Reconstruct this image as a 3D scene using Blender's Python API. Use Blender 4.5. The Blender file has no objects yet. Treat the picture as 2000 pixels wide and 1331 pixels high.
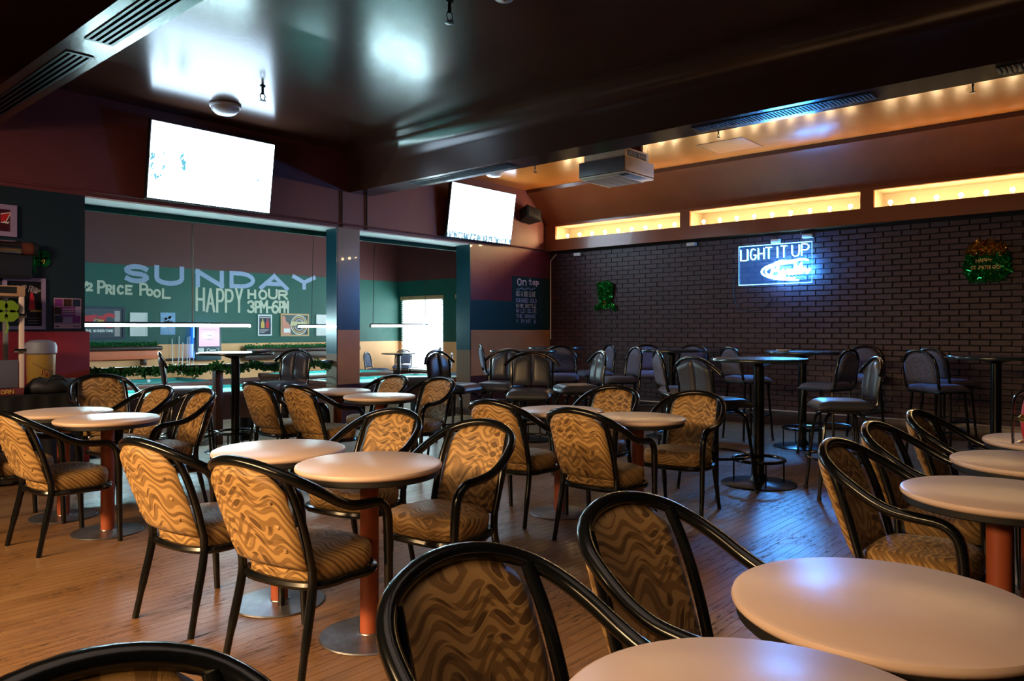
import bpy, bmesh, math, random
from mathutils import Vector, Matrix
R_ = math.radians
random.seed(7)
scene = bpy.context.scene
COL = scene.collection

# ------------------------------------------------------------------ camera
FPX, CX, HY, HC = 1463.0, 1000.0, 645.0, 1.31        # focal length (px), principal x, horizon y, eye height
HEAD = R_(48.7)
FW = Vector((math.sin(HEAD), math.cos(HEAD), 0)); RT = Vector((math.cos(HEAD), -math.sin(HEAD), 0))
cd = bpy.data.cameras.new('camera'); cam = bpy.data.objects.new('camera', cd); COL.objects.link(cam)
cam.location = (0, 0, HC); cam.rotation_euler = (math.pi/2, 0, -HEAD)
cd.sensor_width = 36; cd.lens = 36*FPX/2000; cd.shift_y = -(665.5-HY)/2000; cd.clip_start = .02
scene.camera = cam
# ------------------------------------------------------------------ world, exposure
w = bpy.data.worlds.new('world'); scene.world = w; w.use_nodes = True
w.node_tree.nodes['Background'].inputs[0].default_value = (.55, .7, 1, 1)
w.node_tree.nodes['Background'].inputs[1].default_value = .03
vs = scene.view_settings
vs.view_transform = 'Standard'; vs.look = 'None'; vs.gamma = 1; vs.exposure = 0.0; vs.use_curve_mapping = False
# ------------------------------------------------------------------ bar lights left of the camera, plus added corner and overhead fills
def area(name, loc, aim, sx, sy, power, col, spread=180):
    l = bpy.data.lights.new(name, 'AREA'); l.shape = 'RECTANGLE'; l.size = sx; l.size_y = sy
    l.energy = power; l.color = col; l.spread = R_(spread)
    o = bpy.data.objects.new(name, l); COL.objects.link(o); o.location = loc
    o.rotation_euler = (Vector(aim)-Vector(loc)).to_track_quat('-Z', 'Y').to_euler(); return o
area('bar_and_fill_light', (-1.9, 3.5, 2.2), (1.6, 3.5, .1), 4.4, .4, 100, (1, .63, .30), 75)
area('bar_and_fill_light', (-2.2, .6, 2.2), (1.0, 1.4, .1), 1.4, .4, 9, (1, .60, .27), 75)
area('bar_and_fill_light', (-.6, 5.6, 2.4), (2.4, 8.0, 1.1), .8, .4, 16, (1, .70, .50), 80)  # added fill that brightens the dim left corner, no bar lamp
area('overhead_fill', (1.5, 1.3, 3.6), (1.7, 1.6, 0), 3.2, 3.4, 17, (1, .74, .60), 120)  # added soft fill from above for the table tops, no known lamp

# ------------------------------------------------------------------ pixel rays onto real surfaces (measuring the photograph)
def ray(px, py): return FW + RT*((px-CX)/FPX) + Vector((0, 0, (HY-py)/FPX))
def at_d(px, d): v = ray(px, HY); return Vector((v.x*d, v.y*d, 0))
def onY(px, py, Y): v = ray(px, py); t = Y/v.y; return Vector((v.x*t, Y, HC+v.z*t))
def onX(px, py, X): v = ray(px, py); t = X/v.x; return Vector((X, v.y*t, HC+v.z*t))
def onZ(px, py, z): v = ray(px, py); t = (z-HC)/v.z; return Vector((v.x*t, v.y*t, z))
def proj(p):
    d = p[0]*FW.x+p[1]*FW.y
    if d < .05: return None
    return CX+FPX*(p[0]*RT.x+p[1]*RT.y)/d, HY-FPX*(p[2]-HC)/d, d

# ------------------------------------------------------------------ materials
def newmat(name):
    m = bpy.data.materials.new(name); m.use_nodes = True; nt = m.node_tree
    return m, nt, nt.nodes['Principled BSDF']
def N(nt, t, **k):
    n = nt.nodes.new(t)
    for a, b in k.items(): setattr(n, a, b)
    return n
def setin(nt, sock, v):
    if isinstance(v, bpy.types.NodeSocket): nt.links.new(v, sock)
    else: sock.default_value = v
def MA(nt, op, a, b=0.0, c=None):
    n = N(nt, 'ShaderNodeMath', operation=op); setin(nt, n.inputs[0], a); setin(nt, n.inputs[1], b)
    if c is not None: setin(nt, n.inputs[2], c)
    return n.outputs[0]
def MIX(nt, f, a, b):
    n = N(nt, 'ShaderNodeMix', data_type='RGBA'); setin(nt, n.inputs['Factor'], f)
    for s, v in (('A', a), ('B', b)):
        so = [i for i in n.inputs if i.name == s and i.type == 'RGBA'][0]
        setin(nt, so, (*v, 1) if isinstance(v, tuple) and len(v) == 3 else v)
    return [o for o in n.outputs if o.type == 'RGBA'][0]
def RAMP(nt, f, lo, hi):
    n = N(nt, 'ShaderNodeMapRange'); setin(nt, n.inputs[0], f); n.inputs[1].default_value = lo; n.inputs[2].default_value = hi
    return n.outputs[0]
def NOISE(nt, vec, scale, detail=3, rough=.55):
    n = N(nt, 'ShaderNodeTexNoise'); n.inputs['Scale'].default_value = scale; n.inputs['Detail'].default_value = detail
    n.inputs['Roughness'].default_value = rough
    if vec is not None: nt.links.new(vec, n.inputs['Vector'])
    return n.outputs['Fac']
def POS(nt): return N(nt, 'ShaderNodeNewGeometry').outputs['Position']
def OBJC(nt): return N(nt, 'ShaderNodeTexCoord').outputs['Object']
def SCALE(nt, v, s):
    n = N(nt, 'ShaderNodeVectorMath', operation='MULTIPLY'); nt.links.new(v, n.inputs[0]); n.inputs[1].default_value = s; return n.outputs[0]
def SEP(nt, v): n = N(nt, 'ShaderNodeSeparateXYZ'); nt.links.new(v, n.inputs[0]); return n.outputs
def BUMP(nt, bs, h, st, dist=.01):
    n = N(nt, 'ShaderNodeBump'); nt.links.new(h, n.inputs['Height']); n.inputs['Strength'].default_value = st
    n.inputs['Distance'].default_value = dist; nt.links.new(n.outputs[0], bs.inputs['Normal'])
def mat(name, c, rough=.5, metal=0, coat=0, var=.12, nscale=6, emit=None, es=0, alpha=1, trans=0, bump=0, bscale=80, spec=.5):
    m, nt, b = newmat(name)
    b.inputs['Roughness'].default_value = rough; b.inputs['Metallic'].default_value = metal; b.inputs['Coat Weight'].default_value = coat
    b.inputs['Coat Roughness'].default_value = .08; b.inputs['Specular IOR Level'].default_value = spec
    if var:
        f = NOISE(nt, OBJC(nt), nscale)
        lo = tuple(x*(1-var) for x in c); hi = tuple(min(1, x*(1+var)) for x in c)
        nt.links.new(MIX(nt, f, lo, hi), b.inputs['Base Color'])
    else: b.inputs['Base Color'].default_value = (*c, 1)
    if emit: b.inputs['Emission Color'].default_value = (*emit, 1); b.inputs['Emission Strength'].default_value = es
    b.inputs['Alpha'].default_value = alpha; b.inputs['Transmission Weight'].default_value = trans
    if bump: BUMP(nt, b, NOISE(nt, OBJC(nt), bscale, 2), bump)
    return m
M = {}
M['black'] = mat('black_lacquer', (.004, .005, .006), .2, coat=.25, var=.1, spec=.4)
M['blackmatte'] = mat('black_matte', (.008, .008, .009), .6)
M['void'] = mat('slot_shadow_black', (.001, .001, .001), 1, spec=0, var=0)
M['darkmetal'] = mat('dark_metal', (.02, .03, .035), .3, metal=.6)
M['chrome'] = mat('chrome', (.6, .62, .65), .16, metal=1)
M['vinyl'] = mat('charcoal_vinyl', (.045, .05, .075), .36, bump=.15, bscale=160)
M['laminate'] = mat('cream_laminate', (.80, .60, .50), .33, var=.06, nscale=9, bump=.02, bscale=14, spec=.18)
M['terracotta'] = mat('terracotta_paint', (.34, .075, .03), .45)
M['bartop'] = mat('bar_top', (.02, .035, .045), .2, coat=.4)
M['white'] = mat('white_paint', (.72, .72, .74), .45)
M['milk'] = mat('milk_glass', (.7, .68, .66), .2)
M['offwhite'] = mat('cream_enamel', (.72, .58, .46), .4)
M['greyplastic'] = mat('grey_plastic', (.12, .12, .14), .4)
M['cable'] = mat('cable', (.01, .01, .012), .5)
M['wooddark'] = mat('dark_stained_wood', (.05, .022, .016), .32, nscale=14, var=.4)
M['poolwood'] = mat('pool_table_wood', (.11, .04, .028), .35, nscale=12, var=.3)
M['cloth'] = mat('teal_cloth', (.26, .74, .70), .85, var=.05)
M['cushion'] = mat('teal_cushion', (.02, .26, .24), .8, var=.05)
M['steel'] = mat('scuffed_steel', (.22, .22, .24), .34, metal=.85, var=.5, nscale=18, bump=.1, bscale=40)
M['bulb'] = mat('warm_bulb', (1, .8, .5), .3, emit=(1, .66, .31), es=330, var=0)
M['tube'] = mat('cool_tube', (1, 1, 1), .3, emit=(.60, .93, 1), es=400, var=0)
M['neon'] = mat('blue_neon', (.5, .8, 1), .3, emit=(.05, .34, 1), es=480, var=0)
M['neonwhite'] = mat('white_neon', (.9, .95, 1), .3, emit=(.20, .62, 1), es=28, var=0)
M['chalk'] = mat('chalk_blue', (.32, .38, .56), .9, var=.3, nscale=40)
M['chalkwarm'] = mat('chalk_cream', (.52, .52, .42), .9, var=.3, nscale=40)
M['chalkpink'] = mat('chalk_pink', (.9, .72, .88), .9, var=.25, nscale=40)
M['lilac'] = mat('lilac_frame', (.32, .24, .36), .35)
M['paper'] = mat('paper', (.75, .75, .75), .8, var=.04)
M['red'] = mat('red_print', (.55, .02, .03), .5)
M['gold'] = mat('gold_print', (.6, .36, .08), .4)
M['tan'] = mat('tan_wood_frame', (.5, .30, .15), .45)
M['green'] = mat('green_foil', (.03, .42, .10), .2, metal=.8, var=.6, nscale=60)
M['leaf'] = mat('garland_leaf', (.02, .16, .04), .5, var=.6, nscale=30)
M['goldfoil'] = mat('gold_foil', (.75, .42, .10), .2, metal=.9, var=.5, nscale=40)
M['lime'] = mat('shamrock', (.14, .25, .01), .5)
M['navy'] = mat('navy_print', (.01, .02, .05), .5)
M['purple'] = mat('purple_print', (.22, .03, .20), .5)
M['pink'] = mat('pink_print', (.5, .30, .36), .6)
M['beer'] = mat('beer_amber', (.55, .28, .05), .35)
M['foam'] = mat('foam_grey', (.38, .32, .34), .5)
M['orange'] = mat('orange_paint', (.75, .16, .06), .5)
M['hammer'] = mat('brown_gloss', (.14, .04, .022), .3)

def bands(name, stops, axis='z', rough=.4, extra=None, coat=.15, bump=.04):
    """painted wall with horizontal colour bands: stops = [(z_from, colour), ...] ascending"""
    m, nt, b = newmat(name); p = POS(nt); s = SEP(nt, p)
    wob = MA(nt, 'MULTIPLY', MA(nt, 'SUBTRACT', NOISE(nt, p, 7), .5), .006)
    z = MA(nt, 'ADD', s[2], wob)
    c = (*stops[0][1], 1)
    for zz, cc in stops[1:]: c = MIX(nt, MA(nt, 'GREATER_THAN', z, zz), c, cc)
    if extra: c = extra(nt, s, c)
    f = NOISE(nt, p, 3.5, 4)
    hs = N(nt, 'ShaderNodeHueSaturation'); setin(nt, hs.inputs['Color'], c)
    nt.links.new(MA(nt, 'ADD', .85, MA(nt, 'MULTIPLY', f, .3)), hs.inputs['Value'])
    nt.links.new(hs.outputs[0], b.inputs['Base Color'])
    b.inputs['Roughness'].default_value = rough; b.inputs['Coat Weight'].default_value = coat
    BUMP(nt, b, NOISE(nt, p, 55, 2), bump); return m
BROWN = (.085, .024, .020); TEAL = (.008, .055, .06); GREEN = (.004, .082, .062); OCHRE = (.62, .30, .12); MAROON = (.075, .018, .015)
M['ceil'] = bands('gloss_brown_ceiling', [(0, (.060, .024, .014))], rough=.19, coat=.0, bump=.03)
M['bay'] = bands('gloss_tan_ceiling', [(0, (.52, .165, .024))], rough=.2, coat=.0, bump=.05)
M['soffit'] = bands('gloss_brown_soffit', [(0, (.24, .075, .026))], rough=.24, coat=.2)
M['header'] = bands('header_paint', [(0, (.15, .036, .034))], rough=.5, coat=0)
M['wallleft'] = bands('dark_teal_wall', [(0, (.008, .022, .028))], rough=.5, coat=0)
M['redpanel'] = bands('red_wall_panel', [(0, (.48, .010, .014))], rough=.45)
M['lintel'] = mat('pale_lintel', (.82, .82, .80), .6)
M['fascia'] = mat('green_fascia', (.003, .05, .038), .7, spec=.2)
M['farwall'] = bands('pool_room_wall', [(-1, MAROON), (.33, (.86, .42, .18)), (1.04, GREEN), (2.50, (.10, .022, .022))], rough=.55, coat=0)
M['tapwall'] = bands('tap_list_wall', [(-1, MAROON), (.6, OCHRE), (1.31, TEAL), (1.78, (.17, .03, .04))], rough=.35,
    extra=lambda nt, s, c: MIX(nt, MA(nt, 'MULTIPLY', MA(nt, 'GREATER_THAN', s[0], 9.22), MA(nt, 'MULTIPLY', MA(nt, 'GREATER_THAN', s[2], 1.32), MA(nt, 'LESS_THAN', s[2], 2.2))), c, TEAL))
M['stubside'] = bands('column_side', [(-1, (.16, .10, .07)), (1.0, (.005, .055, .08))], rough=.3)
M['colfront'] = bands('column_front', [(-1, MAROON), (.6, (.66, .30, .11)), (1.31, (.025, .06, .10))], rough=.3)
M['dark'] = mat('dark_wall', (.03, .018, .014), .6)
M['poolfloor'] = None
M['niche'] = mat('cream_niche', (.22, .18, .12), .6, var=.05)
M['mortar'] = mat('mortar', (.012, .010, .012), .9)

def mk_brick():
    m, nt, b = newmat('painted_brick'); p = POS(nt)
    r = N(nt, 'ShaderNodeObjectInfo').outputs['Random']; a = N(nt, 'ShaderNodeAttribute', attribute_name='rnd').outputs['Fac']
    q = MA(nt, 'FRACT', MA(nt, 'ADD', r, a)); n = NOISE(nt, p, 30, 4)
    c = MIX(nt, q, (.038, .011, .018), (.066, .019, .026)); c = MIX(nt, MA(nt, 'MULTIPLY', n, .7), c, (.03, .012, .018))
    nt.links.new(c, b.inputs['Base Color']); b.inputs['Roughness'].default_value = .42
    BUMP(nt, b, NOISE(nt, p, 70, 4), .55, .008); return m
M['brick'] = mk_brick()
def mk_plank(name, ca, cb, worn):
    m, nt, b = newmat(name); p = POS(nt)
    r = N(nt, 'ShaderNodeObjectInfo').outputs['Random']; a = N(nt, 'ShaderNodeAttribute', attribute_name='rnd').outputs['Fac']
    q = MA(nt, 'FRACT', MA(nt, 'ADD', r, a))
    off = N(nt, 'ShaderNodeVectorMath', operation='ADD'); nt.links.new(SCALE(nt, p, (2.2, 60, 1)), off.inputs[0])
    cm = N(nt, 'ShaderNodeCombineXYZ'); nt.links.new(MA(nt, 'MULTIPLY', q, 50), cm.inputs[0]); nt.links.new(MA(nt, 'MULTIPLY', q, 31), cm.inputs[2]); nt.links.new(cm.outputs[0], off.inputs[1])
    g = NOISE(nt, off.outputs[0], 1.6, 5, .65); wear = NOISE(nt, SCALE(nt, p, (1.1, 2.2, 1)), 1.4, 5, .6)
    scr = NOISE(nt, SCALE(nt, p, (5, 26, 1)), 2.4, 5, .7)
    c = MIX(nt, q, ca, cb); c = MIX(nt, RAMP(nt, g, .42, .75), c, tuple(x*.42 for x in ca))
    c = MIX(nt, MA(nt, 'MULTIPLY', RAMP(nt, wear, .45, .72), .55), c, worn)
    dk = MA(nt, 'MULTIPLY', RAMP(nt, scr, .54, .60), RAMP(nt, wear, .55, .42)); c = MIX(nt, MA(nt, 'MULTIPLY', dk, .75), c, (.02, .012, .008))
    nt.links.new(c, b.inputs['Base Color'])
    nt.links.new(MA(nt, 'ADD', .25, MA(nt, 'ADD', MA(nt, 'MULTIPLY', g, .18), MA(nt, 'MULTIPLY', dk, .4))), b.inputs['Roughness'])
    BUMP(nt, b, MA(nt, 'SUBTRACT', g, MA(nt, 'MULTIPLY', dk, 1.5)), .25, .004); return m
M['plank'] = mk_plank('worn_floorboard', (.21, .105, .042), (.28, .148, .062), (.32, .20, .115))
M['poolplank'] = mk_plank('pale_floorboard', (.42, .33, .25), (.5, .40, .31), (.55, .46, .38))

def mk_wave(name, light, mid, dark):
    """upholstery with flowing leaf shapes between crossing wave lines"""
    m, nt, b = newmat(name); o = OBJC(nt); r = N(nt, 'ShaderNodeObjectInfo').outputs['Random']
    nz = N(nt, 'ShaderNodeTexNoise'); nz.inputs['Scale'].default_value = 5; nz.inputs['Detail'].default_value = 1; nt.links.new(o, nz.inputs['Vector'])
    d = N(nt, 'ShaderNodeVectorMath', operation='SUBTRACT'); nt.links.new(nz.outputs['Color'], d.inputs[0]); d.inputs[1].default_value = (.5, .5, .5)
    d2 = N(nt, 'ShaderNodeVectorMath', operation='MULTIPLY_ADD'); nt.links.new(d.outputs[0], d2.inputs[0]); d2.inputs[1].default_value = (.07, .07, .07); nt.links.new(o, d2.inputs[2])
    s = SEP(nt, d2.outputs[0]); u = MA(nt, 'ADD', s[0], MA(nt, 'MULTIPLY', r, .3)); v = MA(nt, 'ADD', s[1], s[2])
    def fam(k, A, fu, ph):
        ph2 = MA(nt, 'ADD', MA(nt, 'MULTIPLY', u, fu), ph)
        return MA(nt, 'MULTIPLY', MA(nt, 'ADD', v, MA(nt, 'MULTIPLY', MA(nt, 'SINE', ph2), A)), k)
    a = MA(nt, 'SINE', fam(84, .013, 46, 0)); c2 = MA(nt, 'SINE', fam(84, .017, 39, 2.2))
    sel = RAMP(nt, NOISE(nt, SCALE(nt, o, (9, 9, 16)), 1, 0), .46, .52)
    leaf = MA(nt, 'MULTIPLY', RAMP(nt, MA(nt, 'MULTIPLY', a, c2), -.10, -.22), sel)
    fine = MA(nt, 'SINE', fam(252, .013, 46, 0)); fine2 = MA(nt, 'SINE', fam(252, .017, 39, 2.2))
    st1 = RAMP(nt, fine, -.1, .35); st2 = RAMP(nt, fine2, .0, .4)
    la = RAMP(nt, MA(nt, 'ABSOLUTE', c2), .26, .12)
    c = MIX(nt, MA(nt, 'MULTIPLY', st1, .85), light, mid)
    c = MIX(nt, MA(nt, 'MULTIPLY', MA(nt, 'MULTIPLY', st2, MA(nt, 'LESS_THAN', a, 0)), .7), c, dark)
    c = MIX(nt, leaf, c, dark); line = MA(nt, 'MULTIPLY', la, sel)
    c = MIX(nt, line, c, light)
    w = NOISE(nt, SCALE(nt, o, (300, 60, 60)), 3, 2); c = MIX(nt, MA(nt, 'MULTIPLY', w, .25), c, dark)
    nt.links.new(c, b.inputs['Base Color']); b.inputs['Roughness'].default_value = .55
    b.inputs['Sheen Weight'].default_value = .05
    BUMP(nt, b, MA(nt, 'ADD', w, MA(nt, 'MULTIPLY', line, .8)), .25, .003); return m
M['wave'] = mk_wave('gold_wave_fabric', (.55, .33, .12), (.25, .13, .04), (.13, .065, .02))
def mk_speck():
    m, nt, b = newmat('speckled_fabric'); o = OBJC(nt)
    n = NOISE(nt, o, 120, 3, .7); c = MIX(nt, RAMP(nt, n, .40, .62), (.05, .06, .11), (.20, .22, .36))
    nt.links.new(c, b.inputs['Base Color']); b.inputs['Roughness'].default_value = .8; BUMP(nt, b, n, .2); return m
M['speck'] = mk_speck()
def mk_screen(name, strength, kind):
    m, nt, b = newmat(name); o = OBJC(nt); s = SEP(nt, o)
    n = NOISE(nt, SCALE(nt, o, (1, 1, .7)), 7, 4, .7); c = (.60, .80, 1, 1)
    if kind == 1:
        reg = 0
        for cx, cz, rr in ((-.62, .0, .16), (-.62, -.22, .13), (-.33, .03, .12), (.55, -.1, .10)):
            dx = MA(nt, 'SUBTRACT', s[0], cx); dz = MA(nt, 'MULTIPLY', MA(nt, 'SUBTRACT', s[2], cz), .7)
            di = MA(nt, 'SQRT', MA(nt, 'ADD', MA(nt, 'MULTIPLY', dx, dx), MA(nt, 'MULTIPLY', dz, dz)))
            reg = MA(nt, 'MAXIMUM', reg, RAMP(nt, di, rr, rr*.5))
        f = MA(nt, 'MULTIPLY', reg, RAMP(nt, n, .50, .58)); c = MIX(nt, f, (.60, .80, 1), (.02, .07, .09))
    else:
        f = RAMP(nt, n, .62, .70); c = MIX(nt, MA(nt, 'MULTIPLY', f, .5), (.60, .80, 1), (.35, .5, .62))
        ban = MA(nt, 'LESS_THAN', s[2], -.31); c = MIX(nt, MA(nt, 'MULTIPLY', ban, RAMP(nt, NOISE(nt, SCALE(nt, o, (3, 1, 1)), 9, 2), .42, .5)), c, (.02, .05, .07))
    b.inputs['Base Color'].default_value = (.01, .01, .01, 1); b.inputs['Roughness'].default_value = .2
    nt.links.new(c, b.inputs['Emission Color']); b.inputs['Emission Strength'].default_value = strength; return m
M['tv1'] = mk_screen('game_on_screen', 9, 1); M['tv2'] = mk_screen('game_on_small_screen', 9, 2)
M['jukescreen'] = mat('jukebox_screen', (.1, .05, .1), .3, emit=(.95, .55, .95), es=1.3, var=0)
M['jukeblue'] = mat('jukebox_light', (.05, .1, .5), .3, emit=(.03, .14, 1), es=40, var=0)
M['daylight'] = mat('daylit_pane', (.9, .95, 1), .3, emit=(.74, .93, 1), es=10.5, var=0)
M['blind'] = mat('white_blind', (.85, .84, .80), .6, var=.03)
def mk_glass():
    m, nt, b = newmat('clear_panel'); nt.nodes.remove(b)
    g = N(nt, 'ShaderNodeBsdfGlossy'); g.inputs['Roughness'].default_value = .05; t = N(nt, 'ShaderNodeBsdfTransparent'); t.inputs[0].default_value = (.9, .95, .97, 1)
    x = N(nt, 'ShaderNodeMixShader'); x.inputs[0].default_value = .07; nt.links.new(t.outputs[0], x.inputs[1]); nt.links.new(g.outputs[0], x.inputs[2])
    nt.links.new(x.outputs[0], nt.nodes['Material Output'].inputs[0]); return m
M['glass'] = mk_glass()
def mk_acrylic():
    m = mk_glass(); m.name = 'glow_haze_acrylic'; nt = m.node_tree; out = nt.nodes['Material Output']; sh = out.inputs[0].links[0].from_socket
    e = N(nt, 'ShaderNodeEmission'); e.inputs[0].default_value = (.03, .25, 1, 1); e.inputs[1].default_value = .13  # faint blue emission imitates the neon's glow haze over the clear panel
    a = N(nt, 'ShaderNodeAddShader'); nt.links.new(sh, a.inputs[0]); nt.links.new(e.outputs[0], a.inputs[1]); nt.links.new(a.outputs[0], out.inputs[0]); return m
M['acrylic'] = mk_acrylic()

# ------------------------------------------------------------------ mesh building
class MB:
    def __init__(s): s.v = []; s.f = []
    def add(s, v, f):
        o = len(s.v); s.v += [tuple(p) for p in v]; s.f += [tuple(i+o for i in q) for q in f]; return s
    def box(s, x0, x1, y0, y1, z0, z1):
        return s.add([(x0,y0,z0),(x1,y0,z0),(x1,y1,z0),(x0,y1,z0),(x0,y0,z1),(x1,y0,z1),(x1,y1,z1),(x0,y1,z1)],
                     [(0,3,2,1),(4,5,6,7),(0,1,5,4),(1,2,6,5),(2,3,7,6),(3,0,4,7)])
    def rbox(s, x0, x1, y0, y1, z0, z1, r=.01, seg=2):
        bm = bmesh.new(); bmesh.ops.create_cube(bm, size=1)
        for v in bm.verts: v.co = ((x0+x1)/2+v.co.x*(x1-x0), (y0+y1)/2+v.co.y*(y1-y0), (z0+z1)/2+v.co.z*(z1-z0))
        bmesh.ops.bevel(bm, geom=bm.edges[:], offset=r, segments=seg, affect='EDGES', profile=.5)
        bm.verts.index_update(); s.add([v.co[:] for v in bm.verts], [[v.index for v in f.verts] for f in bm.faces]); bm.free(); return s
    def tube(s, path, r, n=8, closed=False, caps=True):
        P = [Vector(p) for p in path]; k = len(P); rr = r if isinstance(r, (list, tuple)) else [r]*k
        T = []
        for i in range(k):
            a = P[(i-1) % k] if closed or i > 0 else P[i]; b = P[(i+1) % k] if closed or i < k-1 else P[i]
            T.append((b-a).normalized())
        up = Vector((0,0,1)) if abs(T[0].z) < .9 else Vector((1,0,0))
        nv = (up-T[0]*up.dot(T[0])).normalized(); vs_ = []
        for i in range(k):
            nv = (nv-T[i]*nv.dot(T[i])).normalized(); bv = T[i].cross(nv)
            for j in range(n):
                a = 2*math.pi*j/n; vs_.append(P[i]+(nv*math.cos(a)+bv*math.sin(a))*rr[i])
        fs = []
        for i in range(k if closed else k-1):
            for j in range(n):
                i2 = (i+1) % k; fs.append((i*n+j, i*n+(j+1) % n, i2*n+(j+1) % n, i2*n+j))
        if caps and not closed: fs += [tuple(range(n))[::-1], tuple((k-1)*n+j for j in range(n))]
        return s.add(vs_, fs)
    def lathe(s, prof, n=32, c=(0,0,0)):
        vs_ = []; fs = []; k = len(prof)
        for r, z in prof:
            for j in range(n):
                a = 2*math.pi*j/n; vs_.append((c[0]+max(r,1e-4)*math.cos(a), c[1]+max(r,1e-4)*math.sin(a), c[2]+z))
        for i in range(k-1):
            for j in range(n): fs.append((i*n+j, i*n+(j+1) % n, (i+1)*n+(j+1) % n, (i+1)*n+j))
        fs += [tuple(range(n))[::-1], tuple((k-1)*n+j for j in range(n))]
        return s.add(vs_, fs)
    def prism(s, pts, axis, a, b):
        """pts 2-D outline swept along axis ('x','y','z') from a to b"""
        def P(p, t): return {'x': (t, p[0], p[1]), 'y': (p[0], t, p[1]), 'z': (p[0], p[1], t)}[axis]
        k = len(pts); return s.add([P(p, a) for p in pts]+[P(p, b) for p in pts],
            [tuple(range(k))[::-1], tuple(range(k, 2*k))]+[(i, (i+1) % k, k+(i+1) % k, k+i) for i in range(k)])
    def sphere(s, c, r, n=12, m=8, sz=1):
        return s.lathe([(r*math.sin(math.pi*i/m), -r*sz*math.cos(math.pi*i/m)) for i in range(m+1)], n, c)
    def xf(s, mtx): s.v = [tuple(mtx @ Vector(p)) for p in s.v]; return s
def smooth_path(pts, sub=5, closed=False):
    P = [Vector(p) for p in pts]; k = len(P); out = []
    for i in range(k if closed else k-1):
        p1, p2 = P[i], P[(i+1) % k]; p0 = P[i-1] if closed or i > 0 else p1*2-p2; p3 = P[(i+2) % k] if closed or i < k-2 else p2*2-p1
        for j in range(sub):
            t = j/sub; out.append(.5*((2*p1)+(p2-p0)*t+(2*p0-5*p1+4*p2-p3)*t*t+(3*p1-p0-3*p2+p3)*t**3))
    if not closed: out.append(P[-1])
    return out
def obj(name, mb, material, parent=None, smooth=True, angle=40):
    me = bpy.data.meshes.new(name); me.from_pydata(mb.v, [], mb.f); me.validate(); me.update()
    bm = bmesh.new(); bm.from_mesh(me); bmesh.ops.recalc_face_normals(bm, faces=bm.faces[:]); bm.to_mesh(me); bm.free()
    if smooth:
        me.polygons.foreach_set('use_smooth', [True]*len(me.polygons)); me.set_sharp_from_angle(angle=R_(angle))
    me.materials.append(M[material] if isinstance(material, str) else material)
    o = bpy.data.objects.new(name, me); COL.objects.link(o)
    if parent: o.parent = parent
    return o
def tag(o, label=None, cat=None, group=None, kind=None):
    for k, v in (('label', label), ('category', cat), ('group', group), ('kind', kind)):
        if v: o[k] = v
    return o
def thing(name, label, cat, loc=(0,0,0), rz=0, group=None):
    o = bpy.data.objects.new(name, None); COL.objects.link(o); o.location = loc; o.rotation_euler = (0,0,rz); o.empty_display_size = .1
    return tag(o, label, cat, group)
def struct(name, mb, m, parent=None, **k):
    o = obj(name, mb, m, parent, **k)
    if not parent: o['kind'] = 'structure'
    return o
def copy_tree(o, parent=None):
    c = o.copy(); COL.objects.link(c); c.parent = parent
    for ch in list(o.children): copy_tree(ch, c)
    return c
def place(proto, used, loc, rz, label, group, cat=None):
    o = proto if not used else copy_tree(proto); used.append(1)
    o.location = loc; o.rotation_euler = (0,0,rz); tag(o, label, cat, group); return o
def B(*a): return MB().box(*a)

# ================================================================== THE SETTING
YB = 8.1          # back wall plane (wall with the screens)
XB = 10.23        # brick wall plane
ZC = 3.65         # ceiling
ZP = -.28         # sunken pool-room floor
YF, XW = 14.3, 12.05   # pool room far wall and window wall
HZ = 2.63         # underside of the header

# floor: slab plus boards
fl = struct('floor', B(-4.2, XB+2.2, -4.6, YB+.05, -.30, -.012), 'mortar')
bw = .057; boards = []; ny = int((YB+.05+1.6)/bw)
for i in range(ny):
    y0 = -1.55+i*bw; x = -.6-random.random()*1.6
    while x < XB-.05:
        L = random.randint(9, 23)/10; boards.append((x, x+L, y0)); x += L
def bsize(b):
    q = proj(((b[0]+b[1])/2, b[2], 0))
    if not q: return 0
    best = 0
    for t in (.1, .3, .5, .7, .9):
        q = proj((b[0]+(b[1]-b[0])*t, b[2], 0))
        if q and -20 < q[0] < 2020 and 850 < q[1] < 1345: best = max(best, 1/q[2])
    return best
boards.sort(key=bsize, reverse=True)
lib = {}
def joined(name, boxes, m, parent):
    V, F, A = [], [], []
    for bx in boxes:
        o = len(V); x0, x1, y0, y1, z0, z1 = bx
        V += [(x0,y0,z0),(x1,y0,z0),(x1,y1,z0),(x0,y1,z0),(x0,y0,z1),(x1,y0,z1),(x1,y1,z1),(x0,y1,z1)]
        F += [tuple(i+o for i in q) for q in ((0,3,2,1),(4,5,6,7),(0,1,5,4),(1,2,6,5),(2,3,7,6),(3,0,4,7))]; A += [random.random()]*6
    me = bpy.data.meshes.new(name); me.from_pydata(V, [], F); at = me.attributes.new('rnd', 'FLOAT', 'FACE'); at.data.foreach_set('value', A)
    me.materials.append(M[m]); o = bpy.data.objects.new(name, me); COL.objects.link(o); o.parent = parent; o['kind'] = 'stuff'; return o
for b in boards[:300]:
    L = round((b[1]-b[0])*10)/10
    if L not in lib:
        o = obj('floorboard', MB().add([(0,0,-.012),(L-.001,0,-.012),(L-.001,bw-.001,-.012),(0,bw-.001,-.012),(.0005,.0005,0),(L-.0015,.0005,0),(L-.0015,bw-.0015,0),(.0005,bw-.0015,0)],
            [(4,5,6,7),(0,1,5,4),(1,2,6,5),(2,3,7,6),(3,0,4,7)]), 'plank', fl, smooth=False); lib[L] = o.data
    else:
        o = bpy.data.objects.new('floorboard', lib[L]); COL.objects.link(o); o.parent = fl
    o.location = (b[0], b[2], 0)
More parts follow.
